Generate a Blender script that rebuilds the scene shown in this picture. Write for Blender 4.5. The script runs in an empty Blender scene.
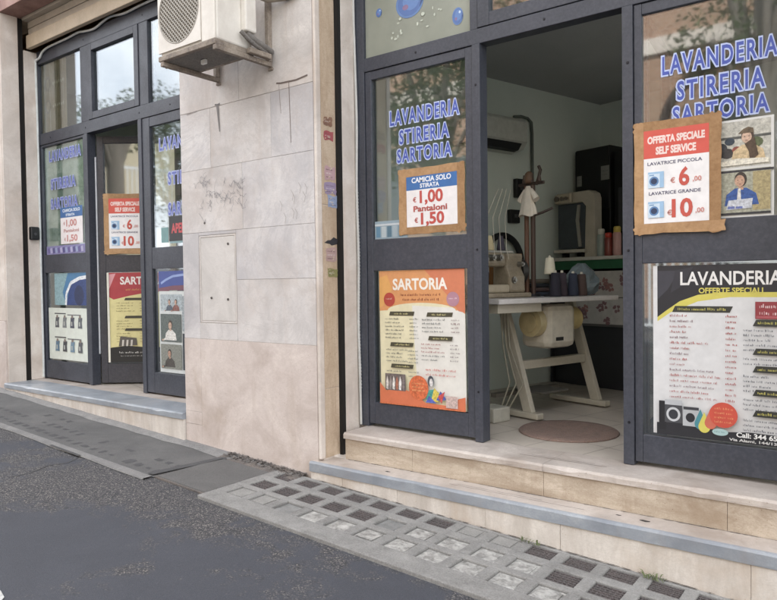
import bpy, bmesh, math, random
from mathutils import Vector, Matrix
R = math.radians
random.seed(7)
scene = bpy.context.scene
COL = scene.collection

# ------------------------------------------------------------------ camera
EYE = 0.95
def camera():
    yaw, pitch, roll = R(36.84167), R(-1.42942), R(-0.7476)
    f0 = Vector((-math.sin(yaw), math.cos(yaw), 0))
    fwd = f0*math.cos(pitch) + Vector((0, 0, 1))*math.sin(pitch)
    right = Vector((math.cos(yaw), math.sin(yaw), 0))
    up = right.cross(fwd)
    r = right*math.cos(roll) + up*math.sin(roll)
    u = -right*math.sin(roll) + up*math.cos(roll)
    cam = bpy.data.cameras.new('camera')
    o = bpy.data.objects.new('camera', cam); COL.objects.link(o)
    cam.sensor_width = 36; cam.sensor_fit = 'HORIZONTAL'
    cam.lens = 36*680/777
    cam.clip_start = .05; cam.clip_end = 600
    m = Matrix((r, u, -fwd)).transposed().to_4x4()
    m.translation = (0, 0, EYE)
    o.matrix_world = m
    scene.camera = o
camera()

# ------------------------------------------------------------------ sky, sun, exposure
SUN_EL, SUN_AZ = 46, 24            # behind the building, a little to the right
world = bpy.data.worlds.new('World'); scene.world = world
world.use_nodes = True
wn, wl = world.node_tree.nodes, world.node_tree.links
bg = wn['Background']
sky = wn.new('ShaderNodeTexSky'); sky.sky_type = 'NISHITA'; sky.sun_disc = False
sky.sun_elevation = R(SUN_EL); sky.sun_rotation = R(SUN_AZ)
sky.dust_density = 2.5; sky.air_density = 1.0; sky.ozone_density = 1.0
tc = wn.new('ShaderNodeTexCoord'); nz = wn.new('ShaderNodeTexNoise')
nz.inputs['Scale'].default_value = 2.6; nz.inputs['Detail'].default_value = 7; nz.inputs['Roughness'].default_value = .58
wl.new(tc.outputs['Generated'], nz.inputs['Vector'])
rp = wn.new('ShaderNodeValToRGB'); rp.color_ramp.elements[0].position = .31; rp.color_ramp.elements[1].position = .53
wl.new(nz.outputs['Fac'], rp.inputs['Fac'])
mx = wn.new('ShaderNodeMix'); mx.data_type = 'RGBA'
wl.new(rp.outputs['Color'], mx.inputs[0]); wl.new(sky.outputs['Color'], mx.inputs[6])
mx.inputs[7].default_value = (9.6, 9.8, 10.2, 1)
wl.new(mx.outputs[2], bg.inputs['Color'])
bg.inputs['Strength'].default_value = .13
sl = bpy.data.lights.new('sun', 'SUN'); sl.energy = 4.0; sl.angle = R(.5); sl.color = (1, .95, .87)
so = bpy.data.objects.new('sun', sl); COL.objects.link(so)
sd = Vector((math.sin(R(SUN_AZ))*math.cos(R(SUN_EL)), math.cos(R(SUN_AZ))*math.cos(R(SUN_EL)), math.sin(R(SUN_EL))))
so.rotation_euler = sd.to_track_quat('Z', 'Y').to_euler(); so.location = (0, 0, 30)
vs = scene.view_settings
scene.display_settings.display_device = 'sRGB'
vs.view_transform = 'Standard'; vs.look = 'None'; vs.gamma = 1; vs.use_curve_mapping = False
vs.exposure = 1.46
scene.render.engine = 'CYCLES'
scene.cycles.max_bounces = 10; scene.cycles.diffuse_bounces = 8; scene.cycles.transparent_max_bounces = 12

# ------------------------------------------------------------------ materials
def lin(h):
    if not isinstance(h, str): return h
    h = h.lstrip('#'); v = [int(h[i:i+2], 16)/255 for i in (0, 2, 4)]
    return tuple(c/12.92 if c <= .04045 else ((c+.055)/1.055)**2.4 for c in v)
MC = {}
def newmat(name):
    m = bpy.data.materials.new(name); m.use_nodes = True
    return m, m.node_tree.nodes, m.node_tree.links, m.node_tree.nodes['Principled BSDF']
def coord(n, l, scale=None):
    g = n.new('ShaderNodeNewGeometry')
    return g.outputs['Position']
def noise(n, l, sc, det=5, rough=.55, vec=None, dist=0):
    t = n.new('ShaderNodeTexNoise'); t.inputs['Scale'].default_value = sc
    t.inputs['Detail'].default_value = det; t.inputs['Roughness'].default_value = rough; t.inputs['Distortion'].default_value = dist
    l.new(vec, t.inputs['Vector']); return t.outputs['Fac']
def ramp(n, l, fac, stops):
    t = n.new('ShaderNodeValToRGB'); e = t.color_ramp.elements
    while len(e) < len(stops): e.new(.5)
    for q, (p, c) in zip(e, stops):
        q.position = p; c = lin(c); q.color = (c[0], c[1], c[2], 1) if not isinstance(c, float) else (c, c, c, 1)
    l.new(fac, t.inputs['Fac']); return t.outputs['Color']
def mix(n, l, fac, a, b, mode='MIX'):
    t = n.new('ShaderNodeMix'); t.data_type = 'RGBA'; t.blend_type = mode
    for s, v in ((0, fac), (6, a), (7, b)):
        if isinstance(v, (int, float)): t.inputs[s].default_value = v
        elif isinstance(v, (tuple, str)):
            c = lin(v); t.inputs[s].default_value = (c[0], c[1], c[2], 1)
        else: l.new(v, t.inputs[s])
    return t.outputs[2]
def bump(n, l, b, h, st=.3, d=.01):
    t = n.new('ShaderNodeBump'); t.inputs['Strength'].default_value = st; t.inputs['Distance'].default_value = d
    l.new(h, t.inputs['Height']); l.new(t.outputs['Normal'], b.inputs['Normal'])
def stretch(n, l, vec, sc):
    t = n.new('ShaderNodeMapping'); t.inputs['Scale'].default_value = sc; l.new(vec, t.inputs['Vector']); return t.outputs['Vector']

def P(h, rough=.55, var=.12, metal=0, name=None, sc=18):
    """plain paint / print / plastic with a faint tonal wear"""
    key = (h, rough, var, metal, sc)
    if key in MC: return MC[key]
    m, n, l, b = newmat(name or 'paint')
    v = coord(n, l); c = lin(h)
    f = noise(n, l, sc, 5, .65, v)
    lo = tuple(x*(1-var) for x in c); hi = tuple(min(1, x*(1+var)) for x in c)
    l.new(ramp(n, l, f, [(.3, lo), (.7, hi)]), b.inputs['Base Color'])
    b.inputs['Roughness'].default_value = rough; b.inputs['Metallic'].default_value = metal
    MC[key] = m; return m

def stone(name, base, dark, light, blotch=3, veins=.35, grain=.1, rough=.45, stain='#a08468', stain_amt=.3, vstretch=(1, 1, 1), bumpst=.12):
    m, n, l, b = newmat(name)
    v = coord(n, l); vv = stretch(n, l, v, vstretch)
    oi = n.new('ShaderNodeObjectInfo')
    f1 = noise(n, l, blotch, 7, .62, vv, .6)
    c = ramp(n, l, f1, [(.34, dark), (.5, base), (.66, light)])
    w = noise(n, l, blotch*.9, 9, .7, vv, 1.6)
    vein = ramp(n, l, w, [(.46, 0.0), (.495, 1.0), (.53, 0.0)])
    vm = n.new('ShaderNodeMath'); vm.operation = 'MULTIPLY'; l.new(vein, vm.inputs[0]); vm.inputs[1].default_value = veins
    c = mix(n, l, vm.outputs[0], c, dark)
    f2 = noise(n, l, 140, 3, .7, v)
    c = mix(n, l, grain, c, ramp(n, l, f2, [(.3, dark), (.7, light)]))
    f3 = noise(n, l, 1.7, 8, .68, v, .3)
    sm = ramp(n, l, f3, [(.50, 0.0), (.66, 1.0)])
    t = n.new('ShaderNodeMath'); t.operation = 'MULTIPLY'; l.new(sm, t.inputs[0]); t.inputs[1].default_value = stain_amt
    c = mix(n, l, t.outputs[0], c, stain)
    # drip streaks, pits and scratches
    st = noise(n, l, 9, 5, .65, stretch(n, l, v, (1, 1, .12)), .2)
    c = mix(n, l, ramp(n, l, st, [(.54, 0.0), (.74, .34)]), c, stain)
    sc_ = noise(n, l, 14, 9, .75, stretch(n, l, v, (.5, .5, 1.3)), 2.4)
    c = mix(n, l, ramp(n, l, sc_, [(.48, 0.0), (.5, .55), (.52, 0.0)]), c, dark)
    pv = n.new('ShaderNodeTexVoronoi'); pv.inputs['Scale'].default_value = 42; l.new(v, pv.inputs['Vector'])
    pg = ramp(n, l, noise(n, l, 3.1, 3, .5, v), [(.46, 0.0), (.58, .85)])
    pm_ = n.new('ShaderNodeMath'); pm_.operation = 'MULTIPLY'; l.new(ramp(n, l, pv.outputs['Distance'], [(.07, 1.0), (.14, 0.0)]), pm_.inputs[0]); l.new(pg, pm_.inputs[1])
    c = mix(n, l, pm_.outputs[0], c, stain)
    l.new(c, b.inputs['Base Color'])
    l.new(ramp(n, l, f1, [(.3, rough+.12), (.7, rough-.08)]), b.inputs['Roughness'])
    bump(n, l, b, f2, bumpst, .004)
    return m

M_MARBLE = stone('grey_white_marble', '#c6c1be', '#ada8a5', '#d6d1cd', 2.2, .4, .12, .5, '#b09e90', .3)
M_MARBLE2 = stone('grey_marble', '#c3bfbe', '#a9a6a7', '#d3cfcc', 1.8, .45, .12, .5, '#ab9d92', .28)
M_MARBLE3 = stone('warm_marble', '#c6c0bb', '#aea8a3', '#d6d0ca', 2.6, .35, .12, .5, '#b29f90', .3)
M_PINK = stone('pink_travertine', '#c8bcb5', '#b0a299', '#d8cdc5', 2.6, .25, .15, .55, '#9c8873', .5)
M_PLATE = stone('pale_plate', '#c6c1bc', '#b4afaa', '#d2cdc8', 3, .2, .1, .5, '#b5a99d', .2)
M_TRAV = stone('beige_travertine', '#b9a48d', '#9a846c', '#cdbba5', 4, .35, .2, .6, '#947b60', .5, (1, 1, .25))
M_TRAVD = stone('brown_travertine', '#b1a391', '#91806d', '#c8bbaa', 5, .4, .25, .62, '#7f6850', .6, (.35, 1, 1.6))
M_CREAM = stone('cream_stone', '#cdc2b8', '#bbb0a6', '#dbd2c9', 3, .1, .1, .6, '#a98f78', .3)
M_RISER = stone('pale_riser_stone', '#c6beb5', '#aea59b', '#d6cfc6', 5, .25, .15, .6, '#a8937d', .45, (1.6, 1, .4))
M_SLATE = stone('blue_grey_marble', '#8f949a', '#7b8087', '#a4a8ac', 3, .2, .1, .38, '#8a8078', .2)
M_TREAD = stone('worn_tread', '#b8aea6', '#a0968e', '#c8bfb6', 3, .2, .1, .5, '#8c7a6a', .5)
M_UPWALL = stone('plaster_wall', '#c3a98c', '#ae957a', '#d3bb9e', 1.5, .05, .15, .8, '#8f7860', .3)
M_LINTEL = stone('reddish_lintel', '#9c7a70', '#83645c', '#b08d82', 3, .15, .15, .7, '#6f5850', .3)

def frame_metal(name='dark_blue_grey_aluminium', c='#3b3e47'):
    m, n, l, b = newmat(name)
    v = coord(n, l); f = noise(n, l, 5, 6, .6, v); f2 = noise(n, l, 60, 3, .6, v)
    cc = lin(c); lo = tuple(x*.82 for x in cc); hi = tuple(x*1.2 for x in cc)
    col = ramp(n, l, f, [(.3, lo), (.7, hi)])
    col = mix(n, l, .12, col, ramp(n, l, f2, [(.4, '#2a2c34'), (.75, '#7a7a80')]))
    l.new(col, b.inputs['Base Color'])
    l.new(ramp(n, l, f, [(.3, .5), (.7, .36)]), b.inputs['Roughness'])
    return m
M_FRAME = frame_metal()
M_FRAMED = frame_metal('brown_grey_aluminium', '#3c3b40')

def glass():
    m, n, l, b = newmat('shop_glass')
    n.remove(b); out = n['Material Output']
    tr = n.new('ShaderNodeBsdfTransparent'); tr.inputs['Color'].default_value = (.93, .96, .94, 1)
    gl = n.new('ShaderNodeBsdfGlossy'); gl.inputs['Roughness'].default_value = .03
    gl.inputs['Color'].default_value = (.93, .96, 1, 1)
    # Schlick reflectance of a double glazed pane, the same from both faces
    fr = n.new('ShaderNodeLayerWeight'); fr.inputs['Blend'].default_value = .5
    pw = n.new('ShaderNodeMath'); pw.operation = 'POWER'; l.new(fr.outputs['Facing'], pw.inputs[0]); pw.inputs[1].default_value = 5
    r0 = n.new('ShaderNodeMapRange'); l.new(pw.outputs[0], r0.inputs['Value']); r0.inputs['To Min'].default_value = .165; r0.inputs['To Max'].default_value = 1
    mxs = n.new('ShaderNodeMixShader')
    l.new(r0.outputs[0], mxs.inputs[0]); l.new(tr.outputs[0], mxs.inputs[1]); l.new(gl.outputs[0], mxs.inputs[2])
    l.new(mxs.outputs[0], out.inputs['Surface'])
    return m
M_GLASS = glass()
def film():
    m, n, l, b = newmat('frosted_film')
    v = coord(n, l); f = noise(n, l, 4, 5, .6, v)
    l.new(ramp(n, l, f, [(.3, '#9da195'), (.7, '#b2b5a8')]), b.inputs['Base Color'])
    b.inputs['Roughness'].default_value = .2
    tl = n.new('ShaderNodeBsdfTranslucent'); tl.inputs['Color'].default_value = (.5, .5, .42, 1)
    ms = n.new('ShaderNodeMixShader'); ms.inputs[0].default_value = .3
    l.new(b.outputs[0], ms.inputs[1]); l.new(tl.outputs[0], ms.inputs[2]); l.new(ms.outputs[0], n['Material Output'].inputs['Surface'])
    return m
M_FILM = film()

def asphalt():
    m, n, l, b = newmat('worn_asphalt')
    v = coord(n, l)
    big = noise(n, l, .75, 6, .6, v, .5)
    mid = noise(n, l, 2.2, 7, .62, v, .6)
    fine = noise(n, l, 320, 2, .6, v)
    smooth = ramp(n, l, mid, [(.3, '#2d303a'), (.52, '#353842'), (.75, '#40434d')])
    speck = noise(n, l, 210, 2, .75, v)
    smooth = mix(n, l, .38, smooth, ramp(n, l, speck, [(.32, '#232428'), (.55, '#3f4045'), (.72, '#605f62')]))
    smooth = mix(n, l, .2, smooth, ramp(n, l, fine, [(.3, '#2c2d31'), (.7, '#6e6f73')]))
    vo = n.new('ShaderNodeTexVoronoi'); vo.inputs['Scale'].default_value = 125; l.new(v, vo.inputs['Vector'])
    sep = n.new('ShaderNodeSeparateColor'); l.new(vo.outputs['Color'], sep.inputs[0])
    stones = ramp(n, l, sep.outputs[0], [(0, '#393839'), (.4, '#4e4c4d'), (.7, '#646160'), (.88, '#7a7571'), (1, '#928b84')])
    vd = ramp(n, l, vo.outputs['Distance'], [(.3, 0.0), (.75, 1.0)])
    stones = mix(n, l, vd, stones, '#2c2c2f')
    md = n.new('ShaderNodeMath'); md.operation = 'ADD'; l.new(big, md.inputs[0])
    m2 = n.new('ShaderNodeMath'); m2.operation = 'MULTIPLY'; l.new(noise(n, l, 5.5, 8, .7, v, .8), m2.inputs[0]); m2.inputs[1].default_value = .55
    l.new(m2.outputs[0], md.inputs[1])
    # the carriageway is rougher along its edge by the block strip
    sepv = n.new('ShaderNodeSeparateXYZ'); l.new(v, sepv.inputs[0])
    mr = n.new('ShaderNodeMapRange'); l.new(sepv.outputs['Y'], mr.inputs['Value'])
    mr.inputs['From Min'].default_value = 2.05; mr.inputs['From Max'].default_value = 2.5
    mr.inputs['To Min'].default_value = 0; mr.inputs['To Max'].default_value = .17
    md2 = n.new('ShaderNodeMath'); md2.operation = 'ADD'; l.new(md.outputs[0], md2.inputs[0]); l.new(mr.outputs[0], md2.inputs[1])
    mask = ramp(n, l, md2.outputs[0], [(.775, 0.0), (.87, .95)])
    c = mix(n, l, mask, smooth, stones)
    l.new(c, b.inputs['Base Color'])
    b.inputs['Roughness'].default_value = .8
    hh = mix(n, l, mask, fine, vo.outputs['Distance'])
    bump(n, l, b, hh, .5, .006)
    return m
M_ASPH = asphalt()
def rough_mat(name, stops, sc=6, fine=150, rough=.85, bs=.4, fmix=.3, fst=('#444444', '#a0a0a0')):
    m, n, l, b = newmat(name)
    v = coord(n, l); f = noise(n, l, sc, 8, .65, v, .4); f2 = noise(n, l, fine, 3, .65, v)
    c = mix(n, l, fmix, ramp(n, l, f, stops), ramp(n, l, f2, [(.3, fst[0]), (.7, fst[1])]))
    l.new(c, b.inputs['Base Color']); b.inputs['Roughness'].default_value = rough
    bump(n, l, b, f2, bs, .005); return m
M_PAVE = rough_mat('tarred_pavement', [(.3, '#494848'), (.5, '#565554'), (.72, '#666462')], 3, 220, fst=('#333333', '#807e7c'))
M_TAR = rough_mat('darker_tar', [(.3, '#3a393a'), (.7, '#4c4b4c')], 8, 200, fst=('#2a2a2a', '#6a6a6a'))
M_SLAB = rough_mat('dark_concrete_cover', [(.3, '#474645'), (.7, '#5d5b59')], 4, 160, .75, .3, fst=('#333333', '#807e7c'))
M_CONC = rough_mat('grey_concrete', [(.3, '#686663'), (.5, '#7d7b78'), (.72, '#918f8b')], 7, 130, .9, .5, .3, ('#504e4c', '#aaa8a4'))
M_KERB = rough_mat('pale_kerb', [(.3, '#605e5c'), (.7, '#878480')], 6, 140)
M_DIRT = rough_mat('dirt', [(.3, '#3c3430'), (.7, '#6a5c50')], 14, 120, .95, .8)
M_GRATE = rough_mat('rusty_dark_block', [(.3, '#2e2422'), (.6, '#463633'), (.8, '#5c4843')], 22, 180, .7, .6)
M_WBLOCK = rough_mat('clouded_glass_block', [(.32, '#5c5a56'), (.45, '#85837f'), (.56, '#a9a7a2'), (.72, '#c4c2bd')], 24, 110, .5, .3, .2, ('#6a6866', '#c8c6c2'))
M_GBLOCK = rough_mat('grey_glass_block', [(.3, '#5f605f'), (.7, '#8b8b88')], 18, 120, .5, .3, .2)
M_PATCH = rough_mat('pale_cement_patch', [(.3, '#787570'), (.7, '#95928c')], 9, 120, .9, .5)
M_PAINTW = rough_mat('worn_white_paint', [(.35, '#9a9a98'), (.6, '#dededa')], 25, 200, .7, .3)
M_CARD = rough_mat('brown_card_tape', [(.3, '#96714d'), (.7, '#b38d66')], 9, 60, .6, .1, .15, ('#8a6644', '#c09c78'))
M_ACW = rough_mat('aged_white_casing', [(.3, '#c9c2b8'), (.6, '#dcd7ce'), (.8, '#e6e1d9')], 4, 60, .45, .05, .08, ('#b0a898', '#e8e4dc'))
M_RUST = rough_mat('rusty_white_bracket', [(.3, '#5c4a3c'), (.5, '#8c7c6a'), (.75, '#b0a290')], 12, 90, .7, .3)
M_UNDER = rough_mat('dusty_underside', [(.3, '#56504a'), (.7, '#7c746a')], 7, 90)
M_SHUT = rough_mat('shutter_paint', [(.3, '#a89e90'), (.7, '#c0b6a6')], 5, 80, .6, .1, .15)
M_BAR = rough_mat('cream_bar_paint', [(.3, '#b09e84'), (.7, '#c6b49a')], 5, 80, .6, .1, .15)
M_WALLI = rough_mat('pale_green_grey_paint', [(.3, '#c6cfc8'), (.7, '#d4dbd5')], 1.2, 60, .8, .05, .1, ('#c8d0c8', '#e4e9e4'))
M_CEIL = rough_mat('grey_ceiling', [(.3, '#a2a5a6'), (.7, '#b0b3b4')], 1, 60, .85, .05, .1)
M_DARK = P('#1a1b1e', .6); M_BLACK = P('#0e0e10', .45)
M_GAP = P('#16120f', .9)

def tiles():
    m, n, l, b = newmat('beige_floor_tiles')
    v = coord(n, l); rot = n.new('ShaderNodeMapping'); rot.inputs['Rotation'].default_value = (0, 0, R(16)); l.new(v, rot.inputs['Vector'])
    br = n.new('ShaderNodeTexBrick'); l.new(rot.outputs[0], br.inputs['Vector'])
    br.offset = 0; br.inputs['Scale'].default_value = 1; br.inputs['Brick Width'].default_value = .33; br.inputs['Row Height'].default_value = .33
    br.inputs['Mortar Size'].default_value = .004
    for k, c in (('Color1', '#b4aaa0'), ('Color2', '#bdb3a8'), ('Mortar', '#6e665e')): br.inputs[k].default_value = (*lin(c), 1)
    f = noise(n, l, 5, 6, .6, v)
    l.new(mix(n, l, .35, br.outputs['Color'], ramp(n, l, f, [(.3, '#8c8378'), (.7, '#bdb3a6')])), b.inputs['Base Color'])
    b.inputs['Roughness'].default_value = .4; return m
M_TILE = tiles()
def brickmat():
    m, n, l, b = newmat('brown_brick')
    v = coord(n, l); mp = n.new('ShaderNodeMapping'); mp.inputs['Rotation'].default_value = (R(90), 0, 0); l.new(v, mp.inputs['Vector'])
    br = n.new('ShaderNodeTexBrick'); l.new(mp.outputs[0], br.inputs['Vector']); br.inputs['Scale'].default_value = 2.2
    for k, c in (('Color1', '#9a7862'), ('Color2', '#8a6a56'), ('Mortar', '#a8988a')): br.inputs[k].default_value = (*lin(c), 1)
    l.new(br.outputs['Color'], b.inputs['Base Color']); b.inputs['Roughness'].default_value = .85; return m
M_BRICK = brickmat()
def leafmat(name, a, c):
    m, n, l, b = newmat(name); v = coord(n, l)
    f = noise(n, l, 1.3, 4, .6, v); f2 = noise(n, l, 30, 2, .5, v)
    l.new(mix(n, l, .4, ramp(n, l, f, [(.3, a), (.7, c)]), ramp(n, l, f2, [(.3, a), (.7, c)])), b.inputs['Base Color'])
    b.inputs['Roughness'].default_value = .6; return m
M_LEAF = leafmat('dark_leaves', (.03, .06, .018), (.12, .17, .05))
M_LEAF2 = leafmat('olive_leaves', (.06, .085, .035), (.17, .2, .08))
M_BARK = rough_mat('bark', [(.3, '#4a3e34'), (.7, '#6e6052')], 9, 60)

# ------------------------------------------------------------------ mesh helpers
def gz(x): return -0.2985 - 0.05*(x + 2.97)          # the street falls towards the right
class MB:
    def __init__(s): s.v, s.f, s.m, s.sm = [], [], [], []
    def add(s, verts, faces, mi=0, M=None, smooth=False):
        k = len(s.v)
        s.v += [(M @ Vector(p)) if M else Vector(p) for p in verts]
        for f in faces: s.f.append([i+k for i in f]); s.m.append(mi); s.sm.append(smooth)
    def box(s, x0, x1, y0, y1, z0, z1, mi=0, M=None):
        v = [(x0,y0,z0),(x1,y0,z0),(x1,y1,z0),(x0,y1,z0),(x0,y0,z1),(x1,y0,z1),(x1,y1,z1),(x0,y1,z1)]
        s.add(v, [(0,3,2,1),(4,5,6,7),(0,1,5,4),(1,2,6,5),(2,3,7,6),(3,0,4,7)], mi, M); return s
    def ring(s, x0, x1, z0, z1, y0, y1, w, wt=None, wb=None, mi=0, M=None):
        wt = w if wt is None else wt; wb = w if wb is None else wb
        s.box(x0, x0+w, y0, y1, z0, z1, mi, M); s.box(x1-w, x1, y0, y1, z0, z1, mi, M)
        s.box(x0+w, x1-w, y0, y1, z1-wt, z1, mi, M); s.box(x0+w, x1-w, y0, y1, z0, z0+wb, mi, M); return s
    def cyl(s, p0, p1, r0, r1=None, n=16, mi=0, M=None, caps=True):
        r1 = r0 if r1 is None else r1
        p0, p1 = Vector(p0), Vector(p1); d = (p1-p0).normalized()
        a = d.orthogonal().normalized(); b = d.cross(a)
        v = []
        for p, r in ((p0, r0), (p1, r1)):
            for i in range(n):
                t = 2*math.pi*i/n; v.append(p + a*r*math.cos(t) + b*r*math.sin(t))
        s.add(v, [(i, (i+1) % n, n+(i+1) % n, n+i) for i in range(n)], mi, M, True)
        if caps: s.add(v, [tuple(range(n-1, -1, -1)), tuple(range(n, 2*n))], mi, M)
        return s
    def lathe(s, c, prof, n=20, mi=0, M=None):
        v = [(c[0]+r*math.cos(2*math.pi*i/n), c[1]+r*math.sin(2*math.pi*i/n), c[2]+z) for r, z in prof for i in range(n)]
        f = [(j*n+i, j*n+(i+1) % n, (j+1)*n+(i+1) % n, (j+1)*n+i) for j in range(len(prof)-1) for i in range(n)]
        s.add(v, f, mi, M, True); return s
    def tube(s, pts, r, n=8, mi=0, M=None, closed=False):
        pts = [Vector(p) for p in pts]; N = len(pts); v = []
        up = None
        for i, p in enumerate(pts):
            d = (pts[(i+1) % N]-pts[i-1]) if closed else (pts[min(i+1, N-1)]-pts[max(i-1, 0)])
            d.normalize()
            a = (up - d*up.dot(d)) if up is not None else d.orthogonal()
            if a.length < 1e-5: a = d.orthogonal()
            a.normalize(); up = a; b = d.cross(a)
            v += [p + a*r*math.cos(2*math.pi*k/n) + b*r*math.sin(2*math.pi*k/n) for k in range(n)]
        f = [(i*n+k, i*n+(k+1) % n, ((i+1) % N)*n+(k+1) % n, ((i+1) % N)*n+k) for i in range(N if closed else N-1) for k in range(n)]
        s.add(v, f, mi, M, True)
        if not closed: s.add(v, [tuple(range(n-1, -1, -1)), tuple(range((N-1)*n, N*n))], mi, M)
        return s
    def prism(s, poly, y0, y1, mi=0, M=None):
        """poly in x,z extruded along y"""
        n = len(poly)
        v = [(p[0], y0, p[1]) for p in poly] + [(p[0], y1, p[1]) for p in poly]
        s.add(v, [tuple(range(n)), tuple(range(2*n-1, n-1, -1))] + [(i, n+i, n+(i+1) % n, (i+1) % n) for i in range(n)], mi, M); return s
    def worn(s, x0, x1, y0, y1, z0, z1, jit=.004, seg=.07, mi=0, seed=1):
        """a stone bar along x whose front upper and lower arrises are chipped and rounded"""
        rnd = random.Random(seed); n = max(2, int((x1-x0)/seg)); c = min(.010, (z1-z0)*.3)
        v = []
        for i in range(n+1):
            x = x0+(x1-x0)*i/n; a, b, e = [rnd.uniform(0, jit)*(3.0 if rnd.random() < .06 else 1) for _ in range(3)]
            v += [(x, y1, z0), (x, y0+b*.6, z0), (x, y0+e*.4, z0+c), (x, y0+e*.4, z1-c-a), (x, y0+c*.4+a*.5, z1-c*.3-a*.5), (x, y0+c+a, z1-b*.15), (x, y1, z1)]
        f = [(7*i+k, 7*i+7+k, 7*i+7+(k+1) % 7, 7*i+(k+1) % 7) for i in range(n) for k in range(7)]
        s.add(v, f, mi); s.add(v, [tuple(range(6, -1, -1)), tuple(range(7*n, 7*n+7))], mi)
        return s
    def build(s, name, mats, parent=None, bevel=0, local=False, slope=False):
        if not isinstance(mats, (list, tuple)): mats = [mats]
        vs_ = [Vector((p.x, p.y, p.z + gz(p.x))) for p in s.v] if slope else s.v
        if parent is not None and not local:
            off = parent.location.copy()
            if parent.parent: off = off + parent.parent.location
            vs_ = [p-off for p in vs_]
        me = bpy.data.meshes.new(name)
        me.from_pydata([tuple(p) for p in vs_], [], s.f)
        for m in mats: me.materials.append(m)
        me.polygons.foreach_set('material_index', s.m); me.polygons.foreach_set('use_smooth', s.sm)
        bm = bmesh.new(); bm.from_mesh(me); bmesh.ops.recalc_face_normals(bm, faces=bm.faces[:]); bm.to_mesh(me); bm.free()
        me.update()
        o = bpy.data.objects.new(name, me); COL.objects.link(o)
        if parent is not None: o.parent = parent
        if bevel:
            bv = o.modifiers.new('bevel', 'BEVEL'); bv.width = bevel; bv.segments = 2; bv.limit_method = 'ANGLE'; bv.angle_limit = R(40)
        return o
def tag(o, label=None, cat=None, group=None, kind=None):
    for k, v in (('label', label), ('category', cat), ('group', group), ('kind', kind)):
        if v: o[k] = v
    return o
def thing(name, label, cat, loc=(0, 0, 0), rz=0, group=None):
    o = bpy.data.objects.new(name, None); COL.objects.link(o); o.empty_display_size = .1
    o.location = loc; o.rotation_euler = (0, 0, rz)
    return tag(o, label, cat, group)

# ---- flat printed matter -------------------------------------------------
TC = {}
def text_geo(s, off=0.0, sp=1.0):
    """2-D letters, cap height 1, from the built-in font: (verts, faces, width)"""
    if (s, off, sp) in TC: return TC[(s, off, sp)]
    cu = bpy.data.curves.new('lettering', 'FONT'); cu.body = s; cu.size = 1; cu.offset = off; cu.space_character = sp; cu.resolution_u = 3
    o = bpy.data.objects.new('lettering', cu); COL.objects.link(o)
    dg = bpy.context.evaluated_depsgraph_get(); dg.update()
    e = o.evaluated_get(dg); me = e.to_mesh()
    v = [(p.co.x, p.co.y) for p in me.vertices]; f = [tuple(p.vertices) for p in me.polygons]
    e.to_mesh_clear(); bpy.data.objects.remove(o); bpy.data.curves.remove(cu)
    k = 1/.729
    x0 = min(p[0] for p in v) if v else 0
    v = [((p[0]-x0)*k, p[1]*k) for p in v]
    TC[(s, off, sp)] = (v, f, max((p[0] for p in v), default=0)); return TC[(s, off, sp)]

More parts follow.
